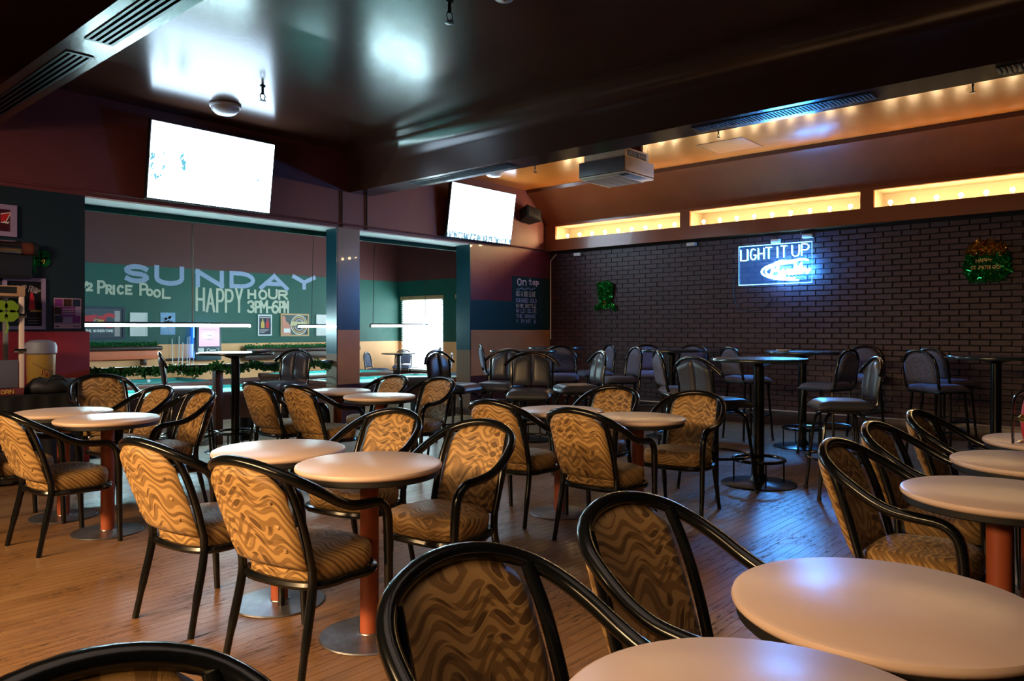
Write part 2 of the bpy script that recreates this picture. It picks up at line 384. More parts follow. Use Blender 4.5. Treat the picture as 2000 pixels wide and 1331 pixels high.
joined('floorboards', [(b[0], b[1]-.0015, b[2], b[2]+bw-.0015, -.012, 0) for b in boards[300:]], 'plank', fl)

pf = struct('floor_pool_room', B(-.5, XW+.2, YB+.05, YF+.2, ZP-.2, ZP-.012), 'mortar')
joined('floorboards', [(x, min(x+1.55, XW), YB+.06+i*.085, YB+.06+i*.085+.083, ZP-.012, ZP) for i in range(73) for x in [-.5+((i*.37) % 1.5)-1.5+k*1.553 for k in range(10)] if x < XW], 'poolplank', pf)

# brick wall: mortar face, bricks
wb = struct('wall_brick', B(XB, XB+.25, -4.6, YB+.3, -.3, 2.75), 'mortar')
BL, BH = .21, .0715; bricks = []
for r in range(36):
    z0 = .2+r*BH
    if z0 > 2.62: break
    for k in range(-3, 41):
        y0 = k*BL+(BL/2 if r % 2 else 0)
        if y0 > YB-.02: continue
        bricks.append((y0, min(y0+BL-.011, YB), z0, min(z0+BH-.010, 2.66)))
def brsize(b):
    q = proj((XB, (b[0]+b[1])/2, (b[2]+b[3])/2)); return 1/q[2] if 5 < q[0] < 1990 and b[2] > .9 else 0
bricks.sort(key=brsize, reverse=True)
bme = None
for b in bricks[:300]:
    if bme is None:
        l, h = BL-.011, BH-.010; c = .003
        o = obj('brick', MB().add([(0,0,0),(0,l,0),(0,l,h),(0,0,h),(-.012,c,c),(-.012,l-c,c),(-.012,l-c,h-c),(-.012,c,h-c)],
            [(4,5,6,7),(0,1,5,4),(1,2,6,5),(2,3,7,6),(3,0,4,7)]), 'brick', wb, smooth=False); bme = o.data
    else: o = bpy.data.objects.new('brick', bme); COL.objects.link(o); o.parent = wb
    o.location = (XB-random.random()*.003, b[0], b[2])
joined('brickwork', [(XB-.012-random.random()*.003, XB, b[0], b[1], b[2], b[3]) for b in bricks[300:]], 'brick', wb)
bb = struct('baseboard_brick', MB().rbox(XB-.075, XB-.002, -4.5, YB-.01, .0, .195, .006), 'wooddark')
obj('baseboard_strip', MB().rbox(XB-.085, XB-.013, -4.5, YB-.01, .196, .206, .003), 'offwhite', bb)

# soffit with lit niches over the brick wall, sloped cove above it
XS = 10.08; niches = [(5.51, 7.87), (2.96, 5.35), (.42, 2.80)]; NZ0, NZ1 = 2.852, 3.075
sb = MB().box(XS, XB+.28, -4.6, YB+.02, 2.66, NZ0).box(XS, XB+.28, -4.6, YB+.02, NZ1, 3.11)
ys = [-4.6, -2.10, .26, .42, 2.80, 2.96, 5.35, 5.51, 7.87, YB+.02]
for a, b in ((-4.6, .42), (2.80, 2.96), (5.35, 5.51), (7.87, YB+.02)): sb.box(XS, XB+.28, a, b, NZ0, NZ1)
so = struct('soffit_brick_side', sb, 'soffit', smooth=False)
for a, b in niches:
    obj('niche_lining', MB().box(XB+.24, XB+.26, a, b, NZ0, NZ1).box(XS+.03, XB+.24, a, b, NZ0, NZ0+.004).box(XS+.03, XB+.24, a, b, NZ1-.004, NZ1).box(XS+.03, XB+.24, a, a+.004, NZ0, NZ1).box(XS+.03, XB+.24, b-.004, b, NZ0, NZ1), 'niche', so, smooth=False)
obj('cove_slope', MB().prism([(XS+.0, 3.11), (XS-.02, 3.16), (9.70, 3.53), (9.60, 3.60), (9.56, ZC+.02), (XB+.28, ZC+.02), (XB+.28, 3.11)], 'y', -4.6, YB+.02), 'soffit', so, angle=25)

# ceilings and beams
struct('ceiling', B(-4.2, 6.1, -4.6, YB+.05, ZC, ZC+.1), 'ceil', smooth=False)
struct('ceiling_bay', B(6.1, XB+.3, -4.6, YB+.05, ZC, ZC+.1), 'bay', smooth=False)
BX0, BX1, BZ = 5.97, 6.34, 3.115
pr = [(BX1, ZC+.01), (BX1, BZ), (BX0, BZ), (BX0, 3.40)]+[(BX0-.27+.27*math.cos(a), 3.38+.27*math.sin(a)) for a in [R_(t) for t in (10, 25, 40, 55, 70, 80, 90)]]
# concave cove where the beam meets the ceiling
pr = [(BX1, ZC+.01), (BX1, BZ), (BX0, BZ), (BX0, 3.39)]+[(BX0-.26+.26*math.cos(R_(t)), 3.39+.26*math.sin(R_(t))) for t in (15, 30, 45, 60, 75, 90)]+[(BX0-.26, ZC+.01)]
beam = struct('beam_right', MB().prism(pr, 'y', -4.6, YB+.02), 'ceil', angle=30)
beam2 = struct('beam_left', MB().prism([(1.66, ZC+.01), (1.66, 3.12), (1.97, 3.12), (1.97, ZC+.01)], 'y', -4.6, YB+.02), 'ceil', angle=30)
for y0, y1 in ((2.4, 5.05), (5.35, 7.9)):
    g = obj('air_slot_frame', MB().box(1.735, 1.90, y0, y1, 3.112, 3.121), 'darkmetal', beam2, smooth=False)
    for k in range(4): obj('air_slot', MB().box(1.752+k*.037, 1.768+k*.037, y0+.03, y1-.03, 3.110, 3.1125), 'void', g, smooth=False)
for y0, y1 in ((5.4, 7.0), (1.7, 3.2), (-.6, .9)):
    g = obj('air_grille', MB().box(BX0+.09, BX1-.09, y0, y1, BZ-.006, BZ+.002), 'darkmetal', beam, smooth=False)
    mb = MB()
    for k in range(int((y1-y0)/.03)): mb.box(BX0+.11, BX1-.11, y0+.01+k*.03, y0+.022+k*.03, BZ-.010, BZ-.005)
    obj('grille_bars', mb, 'blackmatte', g, smooth=False)

# back wall: header with screens, stub walls, column
hd = struct('wall_back', B(-4.2, XB+.3, YB, YB+.45, HZ+.015, ZC+.05), 'header', smooth=False)
obj('lintel_underside', B(2.74, 8.30, YB+.012, YB+.445, HZ, HZ+.016), 'lintel', hd, smooth=False)
obj('lintel_fascia', B(2.6, 8.6, YB+.45, YB+.50, HZ-.06, HZ+.4), 'fascia', hd, smooth=False)
wl = struct('wall_back_left', B(-4.2, 2.79, YB, YB+.25, -.28, HZ+.014), 'wallleft', smooth=False)
obj('red_panel', MB().rbox(-2, 2.825, YB-.03, YB-.001, .0, 1.295, .004), 'redpanel', wl)
st = struct('wall_back_right', B(8.26, XB+.3, YB, YB+.30, -.28, HZ+.014), 'tapwall', smooth=False)
obj('end_face', B(8.24, 8.259, YB, YB+.30, -.28, HZ+.014), 'stubside', st, smooth=False)
obj('skirting', MB().rbox(8.225, XB-.09, YB-.02, YB+.30, .0, .11, .005), 'wooddark', st)
co = struct('column', B(5.80, 6.15, YB, YB+.235, -.28, HZ+.014), 'colfront', smooth=False)
obj('side_face', B(5.785, 5.80, YB+.004, YB+.235, -.28, HZ+.013), 'stubside', co, smooth=False)
# pool room walls
fw = struct('wall_pool_far', B(-.5, XW+.2, YF, YF+.2, ZP-.2, 3.6), 'farwall', smooth=False)
W1, W2 = (12.72, 14.20), (8.9, 12.28); WZ0, WZ1 = .32, 2.07
wm = MB()
for a, b, c, d in ((YB+.3, W2[0], ZP-.2, 3.6), (W2[1], W1[0], ZP-.2, 3.6), (W1[1], YF+.05, ZP-.2, 3.6), (W2[0], W2[1], ZP-.2, WZ0), (W2[0], W2[1], WZ1, 3.6), (W1[0], W1[1], ZP-.2, WZ0), (W1[0], W1[1], WZ1, 3.6)):
    wm.box(XW, XW+.2, a, b, c, d)
struct('wall_pool_window', wm, 'farwall', smooth=False)
struct('wall_pool_left', B(-.7, -.5, YB+.2, YF+.2, ZP-.2, 3.6), 'farwall', smooth=False)
struct('ceiling_pool_room', B(-.7, XW+.2, YB+.4, YF+.2, 3.58, 3.68), 'dark', smooth=False)
for n, (a, b) in enumerate((W1, W2)):
    f = struct('window_%d' % (n+1), MB().box(XW+.02, XW+.07, a, a+.05, WZ0, WZ1).box(XW+.02, XW+.07, b-.05, b, WZ0, WZ1).box(XW+.02, XW+.07, a, b, WZ1-.05, WZ1).box(XW+.02, XW+.07, a, b, WZ0, WZ0+.05), 'white', smooth=False)
    obj('pane', B(XW+.08, XW+.085, a, b, WZ0, WZ1), 'daylight', f, smooth=False)
    obj('blind_rail', MB().rbox(XW-.03, XW+.015, a-.02, b+.02, WZ1-.03, WZ1+.06, .006), 'tan', f)
    sm = None; k = 0; z = WZ1-.06
    while z > WZ0+.02:
        if sm is None:
            o = obj('slat', MB().add([(-.018, a+.01, .014), (-.018, b-.01, .014), (.018, b-.01, -.014), (.018, a+.01, -.014), (-.018, a+.01, .017), (-.018, b-.01, .017), (.018, b-.01, -.011), (.018, a+.01, -.011)],
                [(0,1,2,3),(4,7,6,5),(0,4,5,1),(1,5,6,2),(2,6,7,3),(3,7,4,0)]), 'blind', f, smooth=False); sm = o.data
        else: o = bpy.data.objects.new('slat', sm); COL.objects.link(o); o.parent = f
        o.location = (XW-.006, 0, z); z -= .052
# unseen sides that close the room
struct('wall_left', B(-4.4, -4.2, -4.6, YB+.3, -.3, ZC+.1), 'dark', smooth=False)
struct('wall_front', B(-4.4, XB+.5, -4.8, -4.6, -.3, ZC+.1), 'dark', smooth=False)

# ================================================================== FURNITURE
def mirror(p): return [(-x, y, z) for x, y, z in p]
def grid_pad(fn, nu, nv):
    """closed pad from fn(s,t,side) with s in [-1,1], t in [0,1], side +1 front / -1 back"""
    V, F = [], []
    for side in (1, -1):
        for j in range(nv+1):
            for i in range(nu+1): V.append(fn(-1+2*i/nu, j/nv, side))
    w_ = nu+1; n = w_*(nv+1)
    for k, o in ((1, 0), (-1, n)):
        for j in range(nv):
            for i in range(nu):
                q = (o+j*w_+i, o+j*w_+i+1, o+(j+1)*w_+i+1, o+(j+1)*w_+i); F.append(q if k > 0 else q[::-1])
    rim = [i for i in range(nu+1)]+[j*w_+nu for j in range(1, nv+1)]+[nv*w_+i for i in range(nu-1, -1, -1)]+[j*w_ for j in range(nv-1, 0, -1)]
    for a, b in zip(rim, rim[1:]+rim[:1]): F.append((a, a+n, b+n, b)[::-1])
    return MB().add(V, F)

# ---- low armchair (faces local +y)
ARM = [(.25,.205,.40),(.252,.20,.50),(.255,.185,.575),(.258,.135,.618),(.263,.05,.628),(.268,-.03,.640),(.269,-.10,.668),(.260,-.175,.712),(.235,-.25,.757),(.182,-.308,.796),(.097,-.341,.823)]
def make_armchair():
    t = thing('armchair', None, 'chair')
    for s in (-1, 1):
        obj('leg', MB().tube([(s*.245,.215,0),(s*.249,.208,.2),(s*.25,.205,.40)], [.0145,.0175,.019], 10), 'black', t)
        obj('leg', MB().tube(smooth_path([(s*.210,-.235,0),(s*.203,-.200,.16),(s*.198,-.172,.28),(s*.195,-.160,.36),(s*.195,-.163,.42)], 3), [.0145]*3+[.018]*10, 10), 'black', t)
        obj('back_post', MB().tube(smooth_path([(s*.195,-.163,.42),(s*.199,-.203,.56),(s*.195,-.248,.69),(s*.185,-.292,.786)], 4), .0165, 10), 'black', t)
    path = ARM+[(0,-.351,.833)]+mirror(ARM)[::-1]
    obj('arm_rail', MB().tube(smooth_path(path, 3), .0205, 10), 'black', t)
    def ring(rx, yf, yb, z, n=32):
        out = []
        for i in range(n):
            a = 2*math.pi*i/n; ca, sa = math.cos(a), math.sin(a)
            e = .62; x = rx*math.copysign(abs(ca)**e, ca); y = math.copysign(abs(sa)**e, sa); out.append((x*(1 if y > 0 else .9), y*(yf if y > 0 else yb), z))
        return out
    obj('seat_frame', MB().tube(ring(.247, .21, .185, .350), .018, 8, closed=True), 'black', t)
    prof = [(.90, .345), (.965, .362), (.985, .385), (1.0, .405), (1.0, .425), (.96, .446), (.84, .459), (.55, .466), (.2, .468)]
    V, F = [], []; n = 32
    for k, z in prof:
        for p in ring(.240*k, .205*k, .180*k, z, n): V.append((p[0], p[1], z+(.03*max(0, p[1]-.0)*.6 if z > .43 else 0)))
    for i in range(len(prof)-1):
        for j in range(n): F.append((i*n+j, i*n+(j+1) % n, (i+1)*n+(j+1) % n, (i+1)*n+j))
    F += [tuple(range(n))[::-1], tuple((len(prof)-1)*n+j for j in range(n))]
    obj('seat', MB().add(V, F), 'wave', t, angle=80)
    def yline(z): return -.182-.150*((z-.42)/.40)
    def pad(s, tt, side):
        w_ = .188+.012*math.sin(min(1, tt*1.25)*math.pi*.75); zt = .822-.062*abs(s)**2.3-.030*abs(s)**8; z = .415+tt*(zt-.415); x = s*w_
        yc = yline(z)-.022*(1-s*s)
        e = (1-abs(s)**5)**.5*(1-abs(2*tt-1)**10)**.5
        th = (.020 if side > 0 else .026)*e+.002
        return (x, yc+side*th, z)
    bk = obj('backrest', grid_pad(pad, 16, 16), 'wave', t, angle=80)
    for s in (-1, 1):
        for z in (.50, .595, .69):
            x = s*.145; y = yline(z)-.022*.4-.022
            obj('button', MB().lathe([(.010,0),(.010,.004),(.006,.008),(.001,.009)], 10).xf(Matrix.Translation((x, y, z)) @ Matrix.Rotation(R_(102), 4, 'X')), 'wave', bk)
    return t
# ---- low round table
def make_table():
    t = thing('round_table', None, 'table')
    obj('table_top', MB().lathe([(.28,.712),(.300,.714),(.309,.722),(.311,.729),(.308,.737),(.298,.742),(.05,.742)], 64), 'laminate', t)
    obj('edge_band', MB().lathe([(.25,.690),(.296,.690),(.300,.694),(.300,.7135),(.25,.7135)], 48), 'blackmatte', t)
    obj('pole', MB().lathe([(.040,.012),(.040,.66),(.07,.665),(.07,.69)], 24), 'terracotta', t)
    obj('base', MB().lathe([(.21,0),(.212,.004),(.208,.009),(.06,.013),(.046,.016),(.044,.02)], 48), 'steel', t)
    return t
# ---- high bar table
def make_bar_table(r=.40):
    t = thing('bar_table', None, 'bar table')
    obj('table_top', MB().lathe([(r-.03,1.04),(r-.004,1.042),(r,1.048),(r,1.064),(r-.004,1.07),(.05,1.07)], 56), 'bartop', t)
    obj('pole', MB().lathe([(.045,.03),(.045,1.0),(.075,1.01),(.14,1.035),(.14,1.04)], 24), 'black', t)
    obj('base', MB().lathe([(.31,0),(.312,.006),(.305,.012),(.11,.018),(.075,.03),(.052,.075),(.047,.09)], 48), 'darkmetal', t)
    ring = [(.21*math.cos(2*math.pi*i/32), .21*math.sin(2*math.pi*i/32), .21) for i in range(32)]
    fr = obj('foot_ring', MB().tube(ring, .015, 8, closed=True), 'black', t)
    for k in range(4):
        a = R_(20+90*k); obj('ring_support', MB().tube([(.21*math.cos(a),.21*math.sin(a),.205),(.21*math.cos(a),.21*math.sin(a),.01)], .008, 6), 'black', fr)
    return t
# ---- winged vinyl bar stool / speckled fabric bar stool (face local +y)
def make_stool(kind):
    t = thing('bar_stool', None, 'bar stool'); fab = 'vinyl' if kind == 'v' else 'speck'
    for sx in (-1, 1):
        for sy in (-1, 1):
            if kind == 'v': p = [(sx*.09,sy*.09,.665),(sx*.15,sy*.145,.62),(sx*.178,sy*.17,.5),(sx*.225,sy*.215,0)]
            else: p = [(sx*.165,sy*.16,.69),(sx*.18,sy*.175,.45),(sx*.205,sy*.205,0)]
            l = obj('leg', MB().tube(smooth_path(p, 4), .0135, 8), 'black', t)
            obj('foot_cap', MB().lathe([(.016,0),(.016,.025),(.014,.028)], 10, (p[-1][0], p[-1][1], 0)), 'blackmatte', l)
    rr = .20 if kind == 'v' else .185
    obj('foot_ring', MB().tube([(rr*1.36*math.cos(2*math.pi*i/28)*.98, rr*1.34*math.sin(2*math.pi*i/28)*.98, .30) for i in range(28)], .011, 6, closed=True), 'black' if kind == 'v' else 'darkmetal', t)
    if kind == 'v': obj('swivel_plate', MB().rbox(-.12,.12,-.12,.12,.655,.685,.006), 'blackmatte', t)
    else: obj('seat_frame', MB().rbox(-.19,.19,-.19,.19,.675,.70,.01), 'darkmetal', t)
    def seat(s, tt, side):
        x = s*.215*(1-.08*abs(tt)**2); y = -.205+.42*tt; e = (1-abs(s)**6)**.5*(1-abs(2*tt-1)**8)**.5
        z = .715+side*(.030*e+.005)+(.012*e if side > 0 else 0)-(.03*max(0, tt-.8)*5*(1 if side > 0 else 1.0))*.6
        return (x, y, z)
    obj('seat', grid_pad(seat, 14, 14), fab, t, angle=80)
    if kind == 'v':
        for s in (-1, 1): obj('back_post', MB().tube(smooth_path([(s*.19,-.16,.69),(s*.195,-.215,.74),(s*.197,-.225,.86),(s*.20,-.245,1.0)], 4), .011, 8), 'black', t)
        h = [(.265,-.215,.965),(.215,-.24,1.015),(.15,-.258,1.058),(.075,-.268,1.082)]
        obj('back_rail', MB().tube(smooth_path(h+[(0,-.271,1.09)]+mirror(h)[::-1], 4), .0145, 10), 'black', t)
        for sx in (-.5, .5):
            def pad(s, tt, side, sx=sx):
                x = sx*.185+s*.089; zt = 1.070-.075*abs(x/.19)**2; z = .775+tt*(zt-.775); e = (1-abs(s)**4)**.5*(1-abs(2*tt-1)**8)**.5
                return (x, -.222-.042*tt*tt+side*(.021*e+.003), z)
            obj('backrest', grid_pad(pad, 8, 10), fab, t, angle=80)
    else:
        h = [(.19,-.16,.68),(.196,-.205,.74),(.198,-.222,.86),(.192,-.238,.96),(.165,-.252,1.035),(.10,-.262,1.085)]
        obj('back_frame', MB().tube(smooth_path(h+[(0,-.265,1.102)]+mirror(h)[::-1], 4), .0145, 10), 'black', t)
        def pad(s, tt, side):
            zt = 1.082-.12*abs(s)**2.6; z = .775+tt*(zt-.775); e = (1-abs(s)**6)**.5*(1-abs(2*tt-1)**8)**.5
            return (s*.178, -.217-.042*tt+side*(.020*e+.003), z)
        obj('backrest', grid_pad(pad, 12, 12), fab, t, angle=80)
    return t

arm0, usedA = make_armchair(), []; tab0, usedT = make_table(), []
bar0, usedB = make_bar_table(), []; sv0, usedV = make_stool('v'), []; sp0, usedP = make_stool('p'), []
def face(deg): return R_(deg-90)          # heading of the front, degrees from +X
GT = 'low round tables'; GA = 'wave-patterned armchairs'
def table(x, y, label): place(tab0, usedT, (x, y, 0), random.random()*6, label, GT, 'table')
def chair(x, y, deg, label, z=0): place(arm0, usedA, (x, y, z), face(deg), label, GA, 'chair')
# tables
table(1.87, 5.83, 'cream round table at far left, half hidden behind its twin')
table(1.92, 5.18, 'cream round table at left with two pale reflections on its top')
table(1.97, 3.22, 'cream round table left of centre, behind the centre-front table')
table(2.01, 2.58, 'cream round table on a terracotta pole, centre front')
table(4.22, 5.90, 'small far table mostly hidden left of the glare-lit table')
table(4.13, 5.16, 'far cream table catching window glare in front of the column')
table(4.25, 3.28, 'cream table at mid right, partly behind the table nearer the bar stools')
table(4.23, 2.62, 'cream table at mid right between two facing armchairs')
table(1.70, .45, 'large cream table top in the right foreground with bulb reflections')
table(1.06, .44, 'cream table top cut off by the bottom edge')
table(3.10, .45, 'right-edge table nearest the camera on a terracotta pole')
table(3.93, .45, 'middle one of three tables stacked along the right edge')
table(4.72, .45, 'farthest of the three right-edge tables, with a red ornament on it')
# chairs: (x, y, facing, label)
chair(1.65, 5.12, 6, 'gold armchair at the far left edge, back to the camera')
chair(1.58, 5.86, 3, 'armchair cut off by the left edge behind another armchair')
chair(2.55, 6.86, 262, 'dark armchair with its inside facing us beside the black-clothed table', .07)
chair(2.44, 6.28, 188, 'armchair behind the left tables, half hidden by the nearer one')
chair(2.50, 5.70, 182, 'armchair right of the left tables, facing left')
chair(1.69, 3.36, 8, 'gold-lit armchair with its back to us, left of the front centre one')
chair(1.73, 2.62, 10, 'gold-lit armchair at the front centre, back to us, buttons showing')
chair(2.53, 3.36, 190, 'armchair facing left behind the centre-front tables')
chair(2.47, 2.62, 186, 'armchair facing left, right of the centre-front table')
chair(3.86, 6.22, 4, 'far armchair seen from behind beside the lone high table')
chair(3.91, 5.62, 2, 'far armchair seen from behind, left of the glare-lit table')
chair(4.72, 6.02, 186, 'far armchair facing left in front of the pool tables')
chair(4.76, 5.38, 184, 'far armchair facing left, right of the glare-lit table')
chair(3.98, 3.42, 4, 'mid-room armchair seen from behind, left of its twin')
chair(3.92, 2.68, 2, 'mid-room armchair seen from behind, nearer the camera than its twin')
chair(4.92, 3.42, 188, 'mid-room armchair facing left, behind the two right tables')
chair(4.86, 2.66, 186, 'mid-room armchair facing left beside a bar stool')
chair(1.75, .826, 266, 'dark armchair behind the large foreground table top')
chair(1.09, .80, 268, 'nearest armchair, large dark backrest at the bottom centre')
chair(.365, .82, 268, 'black top rail of an armchair in the bottom left corner')
chair(3.27, .735, 268, 'right-side armchair nearest the camera, seat showing')
chair(4.02, .79, 268, 'right-side armchair, second in the row of three')
chair(4.78, .77, 268, 'right-side armchair, last in the row of three')
# high tables
GB = 'high bar tables'
def bart(px, d, label): p = at_d(px, d); place(bar0, usedB, p, .3+random.random()*.4, label, GB, 'bar table')
bart(460, 8.1, 'high bar table standing alone by the garlanded rail')
bart(1482, 6.38, 'high bar table in the pool of blue light with its foot ring')
bart(1567, 8.4, 'high bar table against the brick wall behind the blue-lit one')
bart(1022, 8.95, 'high bar table by the tap list wall')
bart(1085, 10.6, 'high bar table in the far corner by the bricks')
bart(1312, 9.2, 'high bar table by the bricks between tinsel hat and neon sign')
bart(1945, 6.9, 'high bar table at the right end of the brick wall')
# bar stools
def stool(kind, px, d, deg, label):
    p = at_d(px, d); proto, used = (sv0, usedV) if kind == 'v' else (sp0, usedP)
    place(proto, used, p, face(deg), label, 'winged vinyl bar stools' if kind == 'v' else 'speckled fabric bar stools', 'bar stool')
stool('v', 371, 7.25, -22, 'dark stool left of the lone high table, seen side-on')
stool('v', 546, 8.0, 196, 'black-looking stool right of the lone high table')
stool('v', 815, 8.9, 140, 'stool in the pool room opening, back turned edge-on')
stool('v', 893, 7.75, 282, 'stool at the opening edge beside the tap list wall')
stool('v', 975, 8.0, 200, 'vinyl stool left of the tap-wall table')
stool('v', 1035, 7.0, 215, 'vinyl stool with arched rail in front of the tap-wall table')
stool('v', 1125, 7.6, 145, 'vinyl stool facing left with blue-lit fluted back')
stool('p', 1098, 9.5, 221, 'round-backed stool behind the arched-rail vinyl stool')
stool('p', 975, 10.6, -40, 'stool whose tip shows above the tap-wall table')
stool('p', 1158, 10.3, 150, 'stool tip peeking over the fluted blue-lit stool')
stool('p', 1203, 8.9, 148, 'stool facing left below the green tinsel hat')
stool('p', 1270, 10.1, 221, 'blue-grey stool facing us behind a wall table')
stool('p', 1335, 7.3, -46, 'speckled stool back leaning left of the dark vinyl stool')
stool('p', 1352, 10.1, 205, 'round-arched stool behind the dark vinyl stool')
stool('v', 1400, 6.1, -20, 'dark vinyl stool tucked left of the blue-lit table')
stool('p', 1460, 9.0, -30, 'speckled stool behind the blue-lit table, facing right')
stool('p', 1614, 7.9, 78, 'dark round-arched stool behind the smooth blue stool')
stool('p', 1690, 9.3, 196, 'stool edge showing behind the dark round-arched stool')
stool('v', 1642, 5.95, 122, 'smooth blue-lit vinyl stool right of the blue-lit table, facing left')
stool('p', 1832, 7.6, -30, 'speckled stool facing right under the pot of gold')
stool('p', 1850, 8.4, -28, 'stool half hidden behind the speckled one under the pot of gold')

# ================================================================== SCREENS, FIXTURES
def tv(x0, label, m, tilt=8.5):
    W_, H_ = 1.40, .79
    t = thing('television', label, 'television', (x0+W_/2, YB-.12, 2.69), 0, 'wall televisions')
    rot = Matrix.Translation((0, .0, 0)) @ Matrix.Rotation(R_(tilt), 4, 'X')
    obj('body', MB().rbox(-W_/2-.015, W_/2+.015, -.005, .05, -.015, H_+.015, .006).rbox(-W_/2+.2, W_/2-.2, .05, .085, .12, H_-.15, .01).xf(rot), 'blackmatte', t)
    s = obj('screen', MB().box(-W_/2, W_/2, -.004, .004, -H_/2, H_/2), m, t, smooth=False)
    s.matrix_local = rot @ Matrix.Translation((0, -.008, H_/2))
    obj('wall_bracket', MB().rbox(-.2, .2, .085, .119, .2, .5, .005).rbox(-.04, .04, -.02, .119, .45, .52, .005), 'darkmetal', t)
tv(3.34, 'large wall television showing a hockey game, left', M['tv1']); tv(7.63, 'smaller-looking wall television with a caption bar, right', M['tv2'])

def tube_thing(name, path, r, m, label, cat, n=8): return tag(obj(name, MB().tube(path, r, n), m), label, cat)
tube_thing('conduit', [(-2, YB-.03, 2.69), (10.0, YB-.03, 2.69), (10.06, YB-.03, 2.66)], .012, 'header', 'thin conduit running along the bottom of the header', 'conduit')
tube_thing('conduit', [(5.85, YB-.02, HZ+.02), (5.85, YB-.02, 3.12)], .012, 'blackmatte', 'left of two vertical conduits above the column', 'conduit')
tube_thing('conduit', [(6.25, YB-.02, HZ+.02), (6.25, YB-.02, 3.115)], .012, 'blackmatte', 'right of two vertical conduits above the column', 'conduit')
tube_thing('conduit', [(XB-.03, YB-.03, 1.15), (XB-.03, YB-.03, 2.5), (XB-.02, YB-.15, 2.62)], .012, 'offwhite', 'vertical conduit in the corner where bricks meet the tap wall', 'conduit')

def dome(px, py, label, r=.155):
    p = onZ(px, py, ZC); t = thing('dome_light', label, 'ceiling light', p, 0)
    obj('rim', MB().lathe([(r, 0), (r+.004, -.012), (r-.004, -.028), (r-.02, -.03)], 32), 'white', t)
    obj('shade', MB().lathe([(r-.012, -.028), (r-.02, -.06), (r-.06, -.095), (r-.11, -.108), (.005, -.112)], 32), 'milk', t)
dome(440, 205, 'unlit white dome light above the large television'); dome(965, 332, 'unlit white dome light in the tan bay ceiling'); dome(985, -28, 'ceiling light cut off by the top edge', .12)
def sprinkler(px, py, label, s=1, group='ceiling sprinklers'):
    p = onZ(px, py, ZC); t = thing('sprinkler', label, 'sprinkler', p, 0, group)
    obj('stem', MB().lathe([(.022*s, 0), (.022*s, -.008), (.010*s, -.012), (.010*s, -.07*s)], 12), 'darkmetal', t)
    obj('frame', MB().tube(smooth_path([(.010*s,0,-.06*s),(.022*s,0,-.08*s),(.012*s,0,-.11*s),(0,0,-.118*s),(-.012*s,0,-.11*s),(-.022*s,0,-.08*s),(-.010*s,0,-.06*s)], 3), .004*s, 6), 'darkmetal', t)
    obj('deflector', MB().lathe([(.026*s, -.116*s), (.026*s, -.121*s), (.004, -.124*s)], 14), 'darkmetal', t)
sprinkler(513, 168, 'sprinkler head on the dark ceiling by the screen reflection', 1.2); sprinkler(878, 2, 'large sprinkler head at the top of the dark ceiling', 1.3)
sprinkler(1045, 322, 'sprinkler in the tan bay nearest the television', .9); sprinkler(1403, 252, 'sprinkler in the middle of the tan bay', .9); sprinkler(1900, 156, 'sprinkler in the tan bay at the far right', 1)
hp = onZ(1425, 285, ZC)
hx = thing('ceiling_hatch', 'square access hatch outlined in the tan bay ceiling', 'hatch', (hp.x, hp.y, ZC), 0)
obj('panel', MB().rbox(-.3, .3, -.3, .3, -.003, -.001, .0005), mat('hatch_panel', (.45, .15, .03), .5, spec=.25), hx); obj('trim', MB().box(-.312,.312,-.312,-.305,-.003,0).box(-.312,.312,.305,.312,-.003,0).box(-.312,-.305,-.312,.312,-.003,0).box(.305,.312,-.312,.312,-.003,0), 'hammer', hx, smooth=False)

# ceiling air cleaner
ac = thing('air_cleaner', 'boxy cream air cleaner hanging from the tan bay ceiling', 'air cleaner', (6.9, 4.43, 3.02))
obj('housing', MB().rbox(0, .60, 0, .62, .012, .185, .006).rbox(.0, .60, .0, .62, .0, .035, .008), 'offwhite', ac)
obj('side_cover', MB().rbox(-.006, .0005, .01, .61, .03, .18, .002), 'greyplastic', ac)
up = obj('upper_box', MB().rbox(.02, .52, .02, .56, .186, .29, .005), 'offwhite', ac); obj('hanger', MB().box(.06,.10,.06,.5,.29,.63).box(.42,.46,.06,.5,.29,.63), 'hammer', ac, smooth=False)
np_ = obj('name_strip', MB().box(.08, .46, .016, .0205, .20, .265), 'blackmatte', up, smooth=False)
gm = MB()
for i in range(9):
    if i != 4: x = .10+i*.04; gm.box(x, x+.007, .0145, .0165, .212, .253).box(x, x+.022, .0145, .0165, .246 if i % 2 else .212, .253 if i % 2 else .219).box(x+.016, x+.022, .0145, .0165, .212, .253)
obj('lettering', gm, 'offwhite', np_, smooth=False)
gr = obj('intake_grille', MB().rbox(.05, .58, .12, .60, -.012, .0, .004), 'offwhite', ac)
for i in range(4):
    obj('filter_panel', MB().box(.065+.0, .565, .135+i*.115, .235+i*.115, -.0145, -.012), 'greyplastic', gr, smooth=False)
obj('control_panel', MB().rbox(.05, .12, .02, .11, -.006, .0, .002), 'blackmatte', ac)

# loudspeaker on the back wall
sp = thing('loudspeaker', 'black angled loudspeaker beside the right television', 'loudspeaker', (9.48, YB-.17, 3.12))
obj('cabinet', MB().prism([(-.17,-.10),(.17,-.10),(.11,.12),(-.11,.12)], 'z', 0, .2).xf(Matrix.Rotation(R_(-14), 4, 'X') @ Matrix.Rotation(R_(12), 4, 'Y')), 'blackmatte', sp, smooth=False)
obj('front_grille', MB().rbox(-.155, .155, -.115, -.102, .012, .188, .005).xf(Matrix.Rotation(R_(-14), 4, 'X') @ Matrix.Rotation(R_(12), 4, 'Y')), 'blackmatte', sp)
obj('bracket', MB().rbox(-.03, .03, .08, .168, .07, .13, .005), 'darkmetal', sp)

